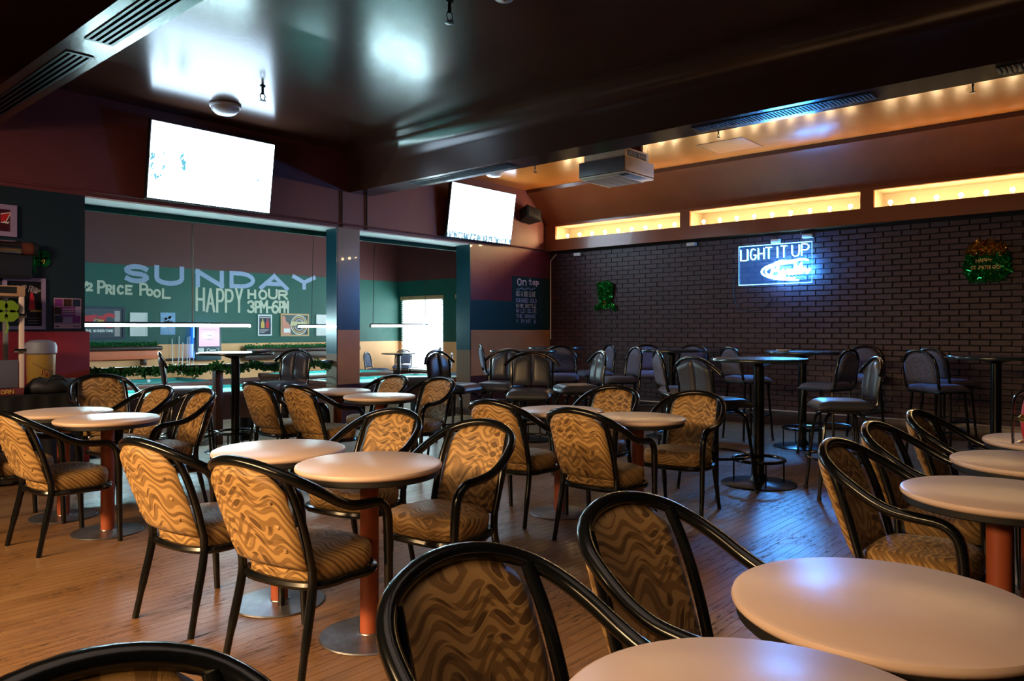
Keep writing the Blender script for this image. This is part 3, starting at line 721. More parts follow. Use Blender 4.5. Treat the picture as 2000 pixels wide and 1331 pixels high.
# bulbs in the niches
ORD = ['first', 'second', 'third', 'fourth', 'fifth', 'sixth', 'seventh', 'eighth', 'ninth']
def make_bulb():
    t = thing('globe_bulb', None, 'light bulb')
    obj('glass_globe', MB().sphere((0, 0, .062), .026, 14, 10), 'bulb', t); obj('socket', MB().lathe([(.024, 0), (.024, .008), (.016, .012), (.015, .038)], 14), 'milk', t)
    return t
b0, ub = make_bulb(), []
for ni, (a, b) in enumerate(niches):
    nm = ('left', 'middle', 'right')[ni]
    for k in range(9):
        y = b-.16-k*(b-a-.32)/8
        q = proj((XS, y, 2.9))
        place(b0, ub, (XS+.13, y, NZ0+.004), 0, '%s globe bulb from the left in the %s lit niche' % (ORD[k], nm), 'globe bulbs in the lit niches', 'light bulb')

# ================================================================== WRITING (painted strokes)
def arc(cx, cy, rx, ry, a0, a1, n=10): return [(cx+rx*math.cos(R_(a0+(a1-a0)*i/n)), cy+ry*math.sin(R_(a0+(a1-a0)*i/n))) for i in range(n+1)]
G = {'A': [[(0,0),(.5,1),(1,0)],[(.2,.35),(.8,.35)]], 'C': [arc(.5,.5,.5,.5,50,310)], 'D': [[(0,0),(0,1),(.4,1)]+arc(.4,.5,.6,.5,80,-80)+[(.4,0),(0,0)]],
 'E': [[(1,1),(0,1),(0,0),(1,0)],[(0,.5),(.8,.5)]], 'F': [[(1,1),(0,1),(0,0)],[(0,.5),(.8,.5)]], 'G': [arc(.5,.5,.5,.5,50,350)+[(1,.42),(.6,.42)]], 'H': [[(0,0),(0,1)],[(1,0),(1,1)],[(0,.5),(1,.5)]],
 'I': [[(.5,0),(.5,1)]], 'J': [[(.8,1),(.8,.3)]+arc(.45,.3,.35,.3,0,-180)], 'K': [[(0,0),(0,1)],[(1,1),(0,.45)],[(.2,.55),(1,0)]], 'L': [[(0,1),(0,0),(1,0)]], 'M': [[(0,0),(0,1),(.5,.45),(1,1),(1,0)]],
 'N': [[(0,0),(0,1),(1,0),(1,1)]], 'O': [arc(.5,.5,.5,.5,90,450,18)], 'P': [[(0,0),(0,1),(.55,1)]+arc(.55,.74,.45,.26,85,-85)+[(.55,.48),(0,.48)]], 'R': [[(0,0),(0,1),(.55,1)]+arc(.55,.74,.45,.26,85,-85)+[(.55,.48),(0,.48)],[(.5,.48),(1,0)]],
 'S': [arc(.5,.75,.5,.25,25,270)[:]+arc(.5,.25,.5,.25,90,-155)], 'T': [[(0,1),(1,1)],[(.5,1),(.5,0)]], 'U': [[(0,1),(0,.35)]+arc(.5,.35,.5,.35,180,360)+[(1,1)]], 'W': [[(0,1),(.25,0),(.5,.7),(.75,0),(1,1)]], 'Y': [[(0,1),(.5,.5),(1,1)],[(.5,.5),(.5,0)]],
 'B': [[(0,0),(0,1),(.5,1)]+arc(.5,.76,.42,.24,85,-85)+[(.5,.52),(0,.52)],[(.5,.52)]+arc(.5,.26,.5,.26,85,-85)+[(.5,0),(0,0)]],
 '1': [[(.2,.8),(.5,1),(.5,0)]], '2': [arc(.5,.7,.45,.3,165,-30)+[(0,0),(1,0)]], '3': [arc(.45,.76,.45,.24,150,-80)+arc(.45,.26,.5,.26,80,-150)], '6': [arc(.5,.29,.45,.29,90,450,16), [(.82,.95),(.55,1),(.25,.85),(.08,.55),(.05,.3)]], '-': [[(0,.45),(1,.45)]], '/': [[(0,0),(1,1)]], '&': [[(1,0),(.2,.8),(.45,1),(.65,.8),(0,.25),(.35,0),(1,.45)]],
 'n': [[(0,0),(0,.6)],[(0,.4)]+arc(.45,.35,.45,.27,150,0)+[(.9,0)]], 't': [[(.4,1),(.4,.1),(.8,0)],[(0,.65),(.8,.65)]], 'a': [arc(.45,.3,.4,.3,20,380,12),[(.85,.6),(.85,0)]], 'p': [[(0,.6),(0,-.4)],arc(.45,.3,.42,.3,170,-170,12)]}
def ribbon(mb, pts, w, to3, nrm=(0, -1, 0)):
    """a painted brush stroke; it breaks at sharp corners and each new stroke lies a hair above the one before"""
    P = [Vector((p[0], p[1])) for p in pts]; P = [p for i, p in enumerate(P) if i == 0 or (p-P[i-1]).length > 1e-6]
    runs = [[P[0]]]
    for i in range(1, len(P)):
        runs[-1].append(P[i])
        if i < len(P)-1 and (P[i]-P[i-1]).normalized().dot((P[i+1]-P[i]).normalized()) < .35: runs.append([P[i]])
    for Q in runs:
        k = len(Q); closed = k > 4 and (Q[0]-Q[-1]).length < 1e-3
        L, Rr = [], []
        for i, p in enumerate(Q):
            a = Q[i-1] if i > 0 else (Q[-2] if closed else None); b = Q[i+1] if i < k-1 else (Q[1] if closed else None)
            t1 = (p-a).normalized() if a is not None else None; t2 = (b-p).normalized() if b is not None else None
            t = (t1+t2).normalized() if t1 is not None and t2 is not None else (t1 if t1 is not None else t2)
            n = Vector((-t.y, t.x)); c = n.dot(Vector((-t2.y, t2.x))) if t2 is not None else 1
            n = n*(w/2)/max(c, .6); e = t*(w/2)*(0 if closed or 0 < i < k-1 else (-1 if i == 0 else 1)); L.append(p+n+e); Rr.append(p-n+e)
        mb.k = getattr(mb, 'k', 0)+1; off = Vector(nrm)*(.0002*mb.k)
        mb.add([Vector(to3(q))+off for q in L]+[Vector(to3(q))+off for q in Rr], [(i, i+1, k+i+1, k+i) for i in range(k-1)])
def letters_boxes(items, w, to3):
    """items: (char, x0, x1, y0, y1) in the surface's own coordinates"""
    mb = MB()
    for ch, x0, x1, y0, y1 in items:
        for st_ in G[ch]: ribbon(mb, [(x0+(x1-x0)*a, y0+(y1-y0)*b) for a, b in st_], w, to3)
    return mb
def line_boxes(text, x0, x1, y0, y1, gap=.25):
    n = len(text); cw = (x1-x0)/(n+gap*(n-1)); out = []
    for i, ch in enumerate(text):
        if ch != ' ': out.append((ch, x0+i*cw*(1+gap), x0+i*cw*(1+gap)+cw*(.3 if ch == 'I' else 1), y0, y1))
    return out
def farbox(ch, px0, px1, pyt, pyb):
    a = onY(px0, pyt, YF); b = onY(px1, pyb, YF); c = onY((px0+px1)/2, pyt, YF); d = onY((px0+px1)/2, pyb, YF); return (ch, a.x, b.x, d.z, c.z)
tf = lambda q: (q.x, YF-.004, q.y)
obj('painted_word', letters_boxes([farbox(*a) for a in (('S',247,286,521,549),('U',306,355,524,554),('N',386,433,532,558),('D',452,494,535,560),('A',510,560,540,563),('Y',574,613,542,562))], .088, tf), 'chalk', fw, smooth=False)
obj('painted_word', letters_boxes([farbox(*a) for a in (('2',170,179,554,567),('/',163,169,552,563),('P',192,204,550,572),('R',208,217,558,573),('I',219,225,559,574),('C',230,241,559,574),('E',246,256,559,574),('P',274,287,555,576),('O',287,297,566,577),('O',301,312,567,580),('L',318,331,566,582))], .042, tf), 'chalkwarm', fw, smooth=False)
obj('painted_word', letters_boxes([farbox(*a) for a in (('H',384,398,564,606),('A',404,418,566,608),('P',424,436,566,609),('P',441,454,567,609),('Y',461,472,566,609),('H',485,498,568,582),('O',506,520,568,584),('U',525,540,567,583),('R',545,560,569,584),('3',484,496,589,610),('P',499,507,590,610),('M',509,521,589,610),('-',525,530,590,610),('6',531,543,589,611),('P',546,553,590,610),('M',555,562,590,610))], .048, tf), 'chalkwarm', fw, smooth=False)
# tap list on the right stub wall
tt_ = lambda q: (q.x, YB-.003, q.y)
def tapline(text, px0, px1, pyt, pyb): a = onY(px0, pyt, YB); b = onY(px1, pyb, YB); c = onY((px0+px1)/2, pyt, YB); d = onY((px0+px1)/2, pyb, YB); return line_boxes(text, a.x, b.x, d.z, c.z)
obj('chalk_heading', letters_boxes([tapline('O',1010.5,1018,545,557)[0], tapline('n',1021,1028,543,557)[0], tapline('t',1033,1038,545,556)[0], tapline('a',1040,1045,546,556)[0], tapline('p',1047,1052,547,556)[0]], .022, tt_), 'chalkpink', st, smooth=False)
wv = [onY(1009+i*1.5, 564.5+1.4*math.sin(i*.75), YB) for i in range(25)]; mbw = MB(); ribbon(mbw, [(p.x, p.z) for p in wv], .015, tt_); obj('chalk_underline', mbw, 'chalk', st, smooth=False)
for n_, (tx, y0, y1, x1, mm) in enumerate((('BUD & BUD LIGHT', 570, 579, 1045, 'chalkwarm'), ('KOKANEE GOLD', 584, 591, 1047, 'chalk'), ('WINE BOTTLE', 595, 601, 1046, 'chalkwarm'), ('WILD BLUE', 604, 611, 1047, 'chalk'), ('THE GRAND', 615, 621, 1045, 'chalk'), ('1 PINT 6', 625, 631, 1046, 'chalk'))):
    obj('chalk_line', letters_boxes(tapline(tx, 1008, x1, y0, y1), .011, tt_), mm, st, smooth=False)
dg = MB()    # faint chalk drawing of a tap and glass
for pts in ([(1053,583),(1055,617),(1066,617),(1068,583)], [(1053,583),(1060,580),(1068,583)], [(1056,590),(1065,590)], [(1056,598),(1065,598)], [(1066,544),(1060,560),(1058,578)], [(1056,545),(1062,556)]):
    ribbon(dg, [(onY(x, y, YB).x, onY(x, y, YB).z) for x, y in pts], .010, tt_)
obj('chalk_drawing', dg, mat('faint_chalk', (.10, .09, .08), .9), st, smooth=False)
# little screw marks on the tap wall
hk = MB()
for px, py in ((957,528),(957,539),(957,543),(1011,503),(986,513)): p = onY(px, py, YB); hk.sphere((p.x, YB-.004, p.z), .009, 8, 6)
obj('screw_heads', hk, 'chrome', st)

# neon sign
NX = XB-.09
ns = thing('neon_sign', 'glowing blue LIGHT IT UP neon sign on a clear panel', 'neon sign', (NX, 4.09, 1.945))
toN = lambda a, b: (-.02, .51-a, b)         # a: 0..1.02 left to right, b: 0..0.545 up
obj('clear_panel', MB().box(-.006, 0, -.51, .51, 0, .545), 'acrylic', ns, smooth=False)
fr_ = obj('light_edge', MB().tube([toN(0,0), toN(1.02,0), toN(1.02,.545), toN(0,.545)], .006, 6, closed=True), mat('edge_glow', (.4,.6,1), .3, emit=(.1,.4,1), es=8.0, var=0), ns)
for ch, a0, a1 in (('L', .023, .105), ('I', .090, .160), ('G', .166, .25), ('H', .282, .362), ('T', .386, .472), ('I', .517, .587), ('T', .60, .68), ('U', .752, .85), ('P', .882, .976)):
    mb = MB(); dz = .022*(a0/.98)
    for s_ in G[ch]: mb.tube([toN(a0+(a1-a0)*a, .345+dz+.155*b) for a, b in s_], .0052, 6)
    obj('neon_letter', mb, 'neonwhite', ns)
obj('neon_oval', MB().tube([toN(*p) for p in arc(.86, .175, .53, .135, 88, 268, 30)], .011, 8), 'neonwhite', ns)
obj('neon_oval', MB().tube([toN(*p) for p in arc(.86, .175, .475, .105, 100, 262, 26)], .009, 8), 'neonwhite', ns)
obj('neon_script', MB().tube(smooth_path([toN(*p) for p in ((.44,.11),(.47,.15),(.50,.26),(.56,.27),(.54,.19),(.50,.18),(.58,.17),(.57,.11),(.50,.10),(.60,.11),(.63,.19),(.64,.11),(.70,.19),(.71,.12),(.76,.19),(.72,.14),(.78,.13),(.80,.28),(.81,.13),(.88,.27),(.86,.12),(.93,.2),(.95,.13),(.99,.19))], 3), .013, 8), 'neon', ns)
obj('neon_script', MB().tube(smooth_path([toN(*p) for p in ((.52,.29),(.62,.31),(.75,.30),(.87,.32),(.97,.30))], 3), .010, 8), 'neon', ns)
for dy in (-.36, .25): obj('hanger_wire', MB().tube([(-.003, dy, .545), (-.003, dy, .72)], .003, 6), 'chrome', ns)
obj('power_box', MB().rbox(0, .06, -.06, .06, .56, .62, .005), 'white', ns)
obj('power_cord', MB().tube(smooth_path([(.05,.5,.3),(.06,.62,.05),(.06,.60,-.25),(.06,.45,-.36),(.06,.2,-.33),(.06,.05,-.2)], 5), .005, 6), 'cable', ns)
for px, py in ((1350,478),(1577,462),(1128,498)):
    p = onX(px, py, XB-.06); tag(obj('junction_box', MB().rbox(p.x-.02, p.x+.045, p.y-.07, p.y+.07, p.z-.02, p.z+.03, .006), 'white'), 'small pale box under the soffit, %s' % {1350: 'left of the neon sign', 1577: 'above the neon sign corner', 1128: 'by the room corner'}[px], 'box', 'boxes under the soffit')

# tinsel decorations
def tinsel_mb(outline, n, size, depth, sx):
    """foil strips scattered over a filled outline in (y,z)"""
    mb = MB(); xs = [p[0] for p in outline]; zs = [p[1] for p in outline]
    def inside(x, y):
        c = False; j = len(outline)-1
        for i in range(len(outline)):
            a, b = outline[i], outline[j]
            if (a[1] > y) != (b[1] > y) and x < (b[0]-a[0])*(y-a[1])/(b[1]-a[1])+a[0]: c = not c
            j = i
        return c
    k = 0
    while k < n:
        y, z = random.uniform(min(xs), max(xs)), random.uniform(min(zs), max(zs))
        if not inside(y, z): continue
        k += 1; c = Vector((sx-random.random()*depth, y, z)); d = Vector((random.gauss(-.5, .5), random.gauss(0, 1), random.gauss(0, 1))).normalized()*size; e = d.cross(Vector((random.random(), random.random(), random.random()))).normalized()*size*.32
        mb.add([c-d-e, c+d-e, c+d+e, c-d+e], [(0, 1, 2, 3)])
    return mb
p = onX(1184, 607, XB-.03)
hat = thing('tinsel_hat', 'green tinsel top hat hung on the brick wall', 'wall decoration', p, 0, 'tinsel wall decorations')
ol = [(-.10,.12),(-.158,.43),(-.06,.47),(.10,.46),(.15,.44),(.092,.12)]; obj('backing', MB().prism([(a*.97, b) for a, b in ol], 'x', -.02, -.002), 'leaf', hat, smooth=False)
for nm, o_, n_ in (('crown', ol, 520), ('brim', [(-.21,.0),(-.18,.085),(-.06,.125),(.06,.125),(.17,.09),(.20,.0),(.10,.045),(-.10,.045)], 260)):
    obj(nm, tinsel_mb(o_, n_, .03, .035, -.022), 'green', hat, smooth=False)
obj('buckle', MB().tube([(-.062,.022*math.cos(a),.12+.035*math.sin(a)) for a in [2*math.pi*i/14 for i in range(14)]], .006, 6, closed=True), 'goldfoil', hat)
p = onX(1928, 549, XB-.03)
pot = thing('tinsel_pot', 'green tinsel pot of gold hung on the brick wall', 'wall decoration', p, 0, 'tinsel wall decorations')
ol = [(-.18,.0),(-.235,.1),(-.24,.22),(-.21,.32),(.20,.32),(.235,.2),(.225,.09),(.16,-.01)]; obj('backing', MB().prism([(a*.97, b) for a, b in ol], 'x', -.02, -.002), 'leaf', pot, smooth=False)
obj('pot_tinsel', tinsel_mb(ol, 750, .03, .035, -.022), 'green', pot, smooth=False)
obj('gold_tinsel', tinsel_mb([(-.20,.30),(-.17,.40),(-.06,.46),(.08,.47),(.17,.41),(.20,.30)], 300, .034, .045, -.024), 'goldfoil', pot, smooth=False)
tg = MB()
for tx, a0, a1, b0 in (('HAPPY', -.10, .06, .215), ('ST PATRICKS', -.15, .14, .135)):
    for ch, x0, x1, y0, y1 in line_boxes(tx, a0, a1, b0, b0+.038, .2):
        for s_ in G[ch]: ribbon(tg, [(x0+(x1-x0)*a, y0+(y1-y0)*b) for a, b in s_], .007, lambda q: (-.066, -q.x, q.y), (-1, 0, 0))
obj('gold_lettering', tg, 'gold', pot, smooth=False)

# ================================================================== POOL ROOM
def pool_table(x0, x1, y0, y1, label):
    cx, cy = (x0+x1)/2, (y0+y1)/2; hx_, hy_ = (x1-x0)/2, (y1-y0)/2
    t = thing('pool_table', label, 'pool table', (cx, cy, ZP), 0, 'pool tables')
    obj('cabinet', MB().prism([(-hy_+.06,.45),(hy_-.06,.45),(hy_-.01,.73),(-hy_+.01,.73)], 'x', -hx_+.03, hx_-.03), 'poolwood', t, smooth=False)
    for nm, q in (('rail', (-hx_, hx_, -hy_, -hy_+.11)), ('rail', (-hx_, hx_, hy_-.11, hy_)), ('rail', (-hx_, -hx_+.11, -hy_+.11, hy_-.11)), ('rail', (hx_-.11, hx_, -hy_+.11, hy_-.11))):
        obj(nm, MB().rbox(q[0], q[1], q[2], q[3], .73, .805, .012), 'poolwood', t)
    obj('cloth', MB().box(-hx_+.09, hx_-.09, -hy_+.09, hy_-.09, .74, .765), 'cloth', t, smooth=False)
    for q in ((-hx_+.15, hx_-.15, -hy_+.11, -hy_+.155), (-hx_+.15, hx_-.15, hy_-.155, hy_-.11), (-hx_+.11, -hx_+.155, -hy_+.15, hy_-.15), (hx_-.155, hx_-.11, -hy_+.15, hy_-.15)):
        obj('cushion', MB().rbox(q[0], q[1], q[2], q[3], .765, .803, .01), 'cushion', t)
    for sx in (-1, 0, 1):
        for sy in (-1, 1):
            obj('pocket', MB().lathe([(.06, .70), (.062, .806), (.05, .808), (.045, .766), (.02, .75)], 16, (sx*(hx_-.10), sy*(hy_-.09), 0)), 'blackmatte', t)
    for sx in (-1, 1):
        for sy in (-1, 1):
            obj('leg', MB().rbox(sx*(hx_-.22)-.07, sx*(hx_-.22)+.07, sy*(hy_-.22)-.07, sy*(hy_-.22)+.07, 0, .45, .01), 'blackmatte', t)
    return t
pool_table(3.3, 5.85, 8.98, 10.3, 'pool table nearest the rail on the left')
pool_table(3.3, 5.75, 11.0, 12.4, 'pool table behind the near left one, by the shelf wall')
pool_table(6.75, 9.1, 8.98, 10.3, 'near right pool table seen between column and tap wall')
pool_table(7.2, 9.3, 11.2, 12.5, 'far right pool table in front of the window corner')
def ball(px, py, m, label):
    p = onZ(px, py, ZP+.765+.028); tag(obj('pool_ball', MB().sphere(tuple(p), .028, 16, 12), m), label, 'pool ball', 'pool balls')
ball(733, 741, 'white', 'white cue ball on the near right pool table')
ball(290, 744.5, 'white', 'white ball on the far left pool table')
# lamps over the tables
def pool_lamp(x0, x1, y, z, label, rods):
    t = thing('pool_lamp', label, 'ceiling lamp', ((x0+x1)/2, y, z), 0, 'linear lamps over the pool tables'); h = (x1-x0)/2
    obj('tube', MB().tube([(-h, 0, 0), (h, 0, 0)], .0105, 10), 'tube', t)
    obj('housing', MB().rbox(-h, h, -.03, .03, .022, .045, .006), 'darkmetal', t)
    for rx in rods: obj('suspension', MB().tube([(rx, 0, .05), (rx+(.0 if len(rods) == 1 else .05), 0, 3.58-z)], .012 if len(rods) == 1 else .005, 6), 'white' if len(rods) == 1 else 'cable', t)
    for s in (-1, 1): obj('end_cap', MB().tube([(s*h, 0, 0), (s*(h+.02), 0, 0)], .024, 10), 'white', t)
pool_lamp(3.0, 5.41, 9.6, 1.365, 'long bright linear lamp over the near left pool table', [.395])
pool_lamp(7.62, 8.8, 11.85, 1.37, 'linear lamp showing left of the column', [-.3, .3])
pool_lamp(7.55, 8.75, 9.65, 1.372, 'linear lamp showing in front of the window blind', [-.56, .56])
# rail with garland
rl = thing('rail', 'dark wooden rail with posts between bar and pool room', 'railing', (2.9, YB+.1, 0))
obj('top_rail', MB().rbox(-.10, 2.88, -.03, .03, .86, .92, .012), 'wooddark', rl)
for px in (425,):
    x = onY(px, 700, YB+.1).x-2.9; obj('post', MB().rbox(x-.045, x+.045, -.045, .045, -.01, .86, .008), 'wooddark', rl)
for z in (.62, .70): obj('chrome_bar', MB().tube([(1.62-.0, 0, z), (2.88, 0, z)], .006, 6), 'chrome', rl)
def garland(name, x0, x1, y, zf, label, n, ls, spread, sag=None):
    t = thing(name, label, 'garland', ((x0+x1)/2, y, zf(.5)), 0, 'green garlands'); c = Vector(((x0+x1)/2, y, zf(.5)))
    path = [Vector((x0+(x1-x0)*i/40, y, zf(i/40)))-c for i in range(41)]; obj('wire', MB().tube(path, .005, 6), 'leaf', t)
    mb = MB()
    for i in range(n):
        u = random.random(); p = Vector((x0+(x1-x0)*u, y, zf(u)))-c
        k = .55+.45*abs(math.sin(u*23))
        p += Vector((random.gauss(0, .01), random.gauss(0, spread*.6), random.gauss(0, spread*.7)))*k
        d = Vector((random.gauss(0, 1), random.gauss(0, 1), random.gauss(0, .9))).normalized()*ls; e = d.cross(Vector((random.random(), random.random(), random.random()))).normalized()*ls*.34
        mb.add([p, p+d*.5+e, p+d, p+d*.5-e], [(0, 1, 2, 3)])
    o = obj('leaves', mb, 'leaf', t, smooth=False); o['kind'] = 'stuff'; return t
garland('garland', 2.83, 5.72, YB+.03, lambda u: .90-.05*abs(math.sin(u*math.pi*6.5))+.012*math.sin(u*31), 'green leaf garland draped along the dark rail', 2600, .042, .032)
def shelf(px0, px1, pyt, label, strip, gl):
    a = onY(px0, pyt, YF-.15); b = onY(px1, pyt, YF-.15); t = thing('drink_shelf', label, 'shelf', ((a.x+b.x)/2, YF-.002, a.z-.14), 0, 'drink shelves on the pool room wall'); h = (b.x-a.x)/2
    obj('board', MB().rbox(-h, h, -.26, 0, .0+.06, .14, .03), 'wooddark', t)
    obj('front_strip', MB().rbox(-h, h-.06, -.20, 0, -.10, .055, .008), strip, t)
    obj('bracket', MB().rbox(-h+.2, -h+.26, -.16, 0, -.22, -.10, .006), 'wooddark', t); obj('bracket', MB().rbox(h-.32, h-.26, -.16, 0, -.22, -.10, .006), 'wooddark', t)
    z = a.z+.03; garland('garland', a.x+.03, b.x-.06, YF-.13, lambda u: z+.006*math.sin(u*40), gl, 1900, .035, .028)
shelf(100, 314, 679, 'drink shelf with orange underside on the left pool room wall', 'orange', 'green tinsel garland on the orange-fronted shelf')
shelf(476, 700, 681, 'dark drink shelf under the framed prints', 'wooddark', 'green tinsel garland on the dark shelf by the column')
# jukebox
ja, jb = onY(381, 705, YF-.1), onY(430, 636, YF-.1)
jk = thing('jukebox', 'wall jukebox with glowing pink screen and blue side light', 'jukebox', ((ja.x+jb.x)/2, YF-.001, ja.z)); h = (jb.x-ja.x)/2; H_ = jb.z-ja.z
obj('body', MB().rbox(-h, h, -.16, -.045, 0, H_, .02).box(-h*.5, h*.5, -.05, 0, .1, H_-.1), mat('jukebox_body', (.05, .10, .12), .35), jk)
sc = obj('screen', MB().rbox(-h+.05, h-.05, -.172, -.158, H_*.40, H_*.95, .004), 'jukescreen', jk)
for k, (a, z, w_) in enumerate(((0, .86, .15), (0, .70, .05), (0, .58, .06))): obj('screen_text', MB().box(a-w_, a+w_, -.1745, -.172, H_*z, H_*(z+.025)), 'paper', sc, smooth=False)
obj('card_slot', MB().rbox(-h+.02, -h+.14, -.175, -.158, H_*.22, H_*.36, .006), 'paper', jk)
obj('speaker_logo', MB().tube([(-.02+.03*math.cos(a), -.168, H_*.29+.03*math.sin(a)) for a in [R_(60+k*20) for k in range(13)]], .008, 6).box(.0, .13, -.175, -.16, H_*.27, H_*.31).tube([(.16+.03*math.cos(a), -.168, H_*.29+.03*math.sin(a)) for a in [R_(-120+k*20) for k in range(13)]], .008, 6), 'paper', jk)
obj('side_light', MB().rbox(-h+.01, -h+.035, -.040, -.015, .05, H_-.02, .004), 'jukeblue', jk); obj('top_light', MB().rbox(-h+.03, h-.03, -.13, -.03, H_+.001, H_+.02, .004), mat('violet_glow', (.2,.2,.8), .3, emit=(.35,.4,1), es=3, var=0), jk)
# cues leaning in a wall rack
ck = thing('cue_rack', 'dark cue rack board on the pool room wall', 'cue rack', (onY(356, 740, YF).x, YF-.001, ZP+.45)); obj('base_ledge', MB().rbox(-.32, .32, -.10, 0, -.08, -.03, .008), 'wooddark', ck); obj('back_strip', MB().rbox(-.32, .32, -.03, 0, .55, .6, .006), 'wooddark', ck)
for k, (px0, px1, py0) in enumerate(((338, 336, 660), (347, 350, 655), (355, 357, 668), (363, 367, 657), (369, 371, 655), (376, 379, 660))):
    a = onY(px0, 742, YF-.07); b = onY(px1, py0, YF-.045); t = thing('pool_cue', '%s pale pool cue from the left in the wall rack' % ORD[k], 'pool cue', (a.x, a.y, ZP+.42), 0, 'pool cues in the rack')
    o_ = Vector((a.x, a.y, ZP+.42)); e = b-o_
    obj('butt', MB().tube([(0,0,0), e*.35], [.016, .013], 8), 'gold', t); obj('shaft', MB().tube([e*.35, e*.985], [.013, .008], 8), 'paper', t); obj('tip', MB().tube([e*.985, e], .0075, 8), 'navy', t)
# prints on the far wall
def framed(name, px0, px1, pyt, pyb, frame, label, cat, fwid=.02, dep=.03, Y=YF, group=None, back='paper'):
    a = onY(px0, pyb, Y); b = onY(px1, pyt, Y); zt = (onY(px0, pyt, Y).z+b.z)/2; zb = (a.z+onY(px1, pyb, Y).z)/2
    w_, h_ = b.x-a.x, zt-zb; t = thing(name, label, cat, ((a.x+b.x)/2, Y-.001, zb), 0, group)
    if frame:
        obj('frame', MB().box(-w_/2, w_/2, -dep, 0, 0, fwid).box(-w_/2, w_/2, -dep, 0, h_-fwid, h_).box(-w_/2, -w_/2+fwid, -dep, 0, fwid, h_-fwid).box(w_/2-fwid, w_/2, -dep, 0, fwid, h_-fwid), frame, t, smooth=False)
        obj('print', B(-w_/2+fwid, w_/2-fwid, -.012, -.002, fwid, h_-fwid), back, t, smooth=False)
    else: obj('print', B(-w_/2, w_/2, -.006, 0, 0, h_), back, t, smooth=False)
    return t, w_, h_
def fl_(t, pts, m, y, name='printed_shape'): return obj(name, MB().prism(pts, 'y', y-.0015, y), m, t, smooth=False)
def rect(x0, x1, z0, z1): return [(x0, z0), (x1, z0), (x1, z1), (x0, z1)]
# hockey promotion print
t, w_, h_ = framed('sports_print', 120, 243, 599, 664, 'navy', 'dark framed print with red flaming letter emblem', 'poster', .04, .03, back=mat('slate_print', (.045, .06, .085), .5))
fl_(t, rect(w_*.33, w_*.42, h_*.10, h_*.88), 'foam', -.013)
c = Vector((w_*.245, h_*.58)); s = h_*.23
fl_(t, [(c.x+s*1.05*math.cos(R_(a)), c.y+s*math.sin(R_(a))) for a in range(40, 321, 20)]+[(c.x+s*.5*math.cos(R_(a)), c.y+s*.5*math.sin(R_(a))) for a in range(320, 39, -20)], 'red', -.0135)
for k in range(3): fl_(t, [(c.x-s*.7, c.y+s*(.55-k*.5)), (c.x-s*2.0, c.y+s*(.75-k*.5)), (c.x-s*1.3, c.y+s*(.45-k*.5)), (c.x-s*1.9, c.y+s*(.3-k*.5)), (c.x-s*.7, c.y+s*(.15-k*.5))], 'red' if k != 1 else 'gold', -.0137-.0003*k)
fl_(t, [(-w_*.17, h_*.42), (-w_*.06, h_*.42), (w_*.05, h_*.76), (-w_*.17, h_*.72)], 'red', -.0135); fl_(t, [(-w_*.03, h_*.47), (w_*.0, h_*.47), (w_*.03, h_*.60), (w_*.0, h_*.60)], 'foam', -.014)
mbt = MB()
for ch, x0, x1, y0, y1 in line_boxes('THE WINNER/TAKE', -w_*.13, w_*.30, h_*.235, h_*.30, .2):
    for s_ in G[ch]: ribbon(mbt, [(x0+(x1-x0)*a, y0+(y1-y0)*b) for a, b in s_], .012, lambda q: (q.x, -.0145, q.y))
obj('printed_text', mbt, 'paper', t, smooth=False)
t, w_, h_ = framed('white_notice', 253, 287, 611, 657, 'white', 'blank white framed notice on the green pool room wall', 'notice', .02, .02)
t, w_, h_ = framed('blue_poster', 313, 342, 611, 654, None, 'small light blue poster left of the jukebox', 'poster', back=mat('pale_blue_print', (.22, .38, .62), .6, var=.5, nscale=9))
for k in range(9): a = random.uniform(-.3, .3)*w_; b = random.uniform(.55, .85)*h_; fl_(t, [(a-.03, b), (a+.01, b-.02), (a+.035, b+.015), (a, b+.03)], 'navy', -.007)
fl_(t, [(-w_*.25, h_*.3), (w_*.3, h_*.18), (w_*.35, h_*.28), (w_*.1, h_*.25)], 'lilac', -.007)
t, w_, h_ = framed('bottle_poster', 503, 530, 615, 656, 'white', 'white framed poster with two bottles', 'poster', .025, .02, back='navy')
for cx_, mm in ((-.05, 'gold'), (.06, 'red')): fl_(t, [(cx_-.04, h_*.36), (cx_+.04, h_*.36), (cx_+.04, h_*.60), (cx_+.015, h_*.70), (cx_+.012, h_*.80), (cx_-.012, h_*.80), (cx_-.015, h_*.70), (cx_-.04, h_*.60)], mm, -.013)
fl_(t, rect(-w_*.38, w_*.38, h_*.84, h_*.90), 'foam', -.013)
for k in range(3): fl_(t, rect(-w_*.36, w_*.30-.05*k, h_*(.26-.06*k), h_*(.295-.06*k)), 'foam', -.013)
t, w_, h_ = framed('brewery_mirror', 547, 602, 613, 657, 'tan', 'tan framed brewery print with bottle and round emblem', 'poster', .035, .03, back=mat('emblem_ground', (.05, .07, .07), .4))
fl_(t, [(-w_*.43, h_*.07), (-w_*.14, h_*.07), (-w_*.14, h_*.35), (-w_*.2, h_*.55), (-w_*.31, h_*.66), (-w_*.34, h_*.88), (-w_*.43, h_*.88)], mat('salmon_print', (.62, .22, .16), .5), -.013); fl_(t, rect(-w_*.38, -w_*.16, h_*.16, h_*.34), 'paper', -.0135)
ec = (w_*.16, h_*.5)
for rr_, mm, yy in ((.43, 'paper', .0130), (.395, 'navy', .0134), (.36, 'gold', .0138), (.31, 'navy', .0142), (.27, 'foam', .0146), (.20, 'navy', .0150)): fl_(t, [(ec[0]+h_*rr_*math.cos(R_(a)), ec[1]+h_*rr_*math.sin(R_(a))) for a in range(0, 360, 15)], mm, -yy)
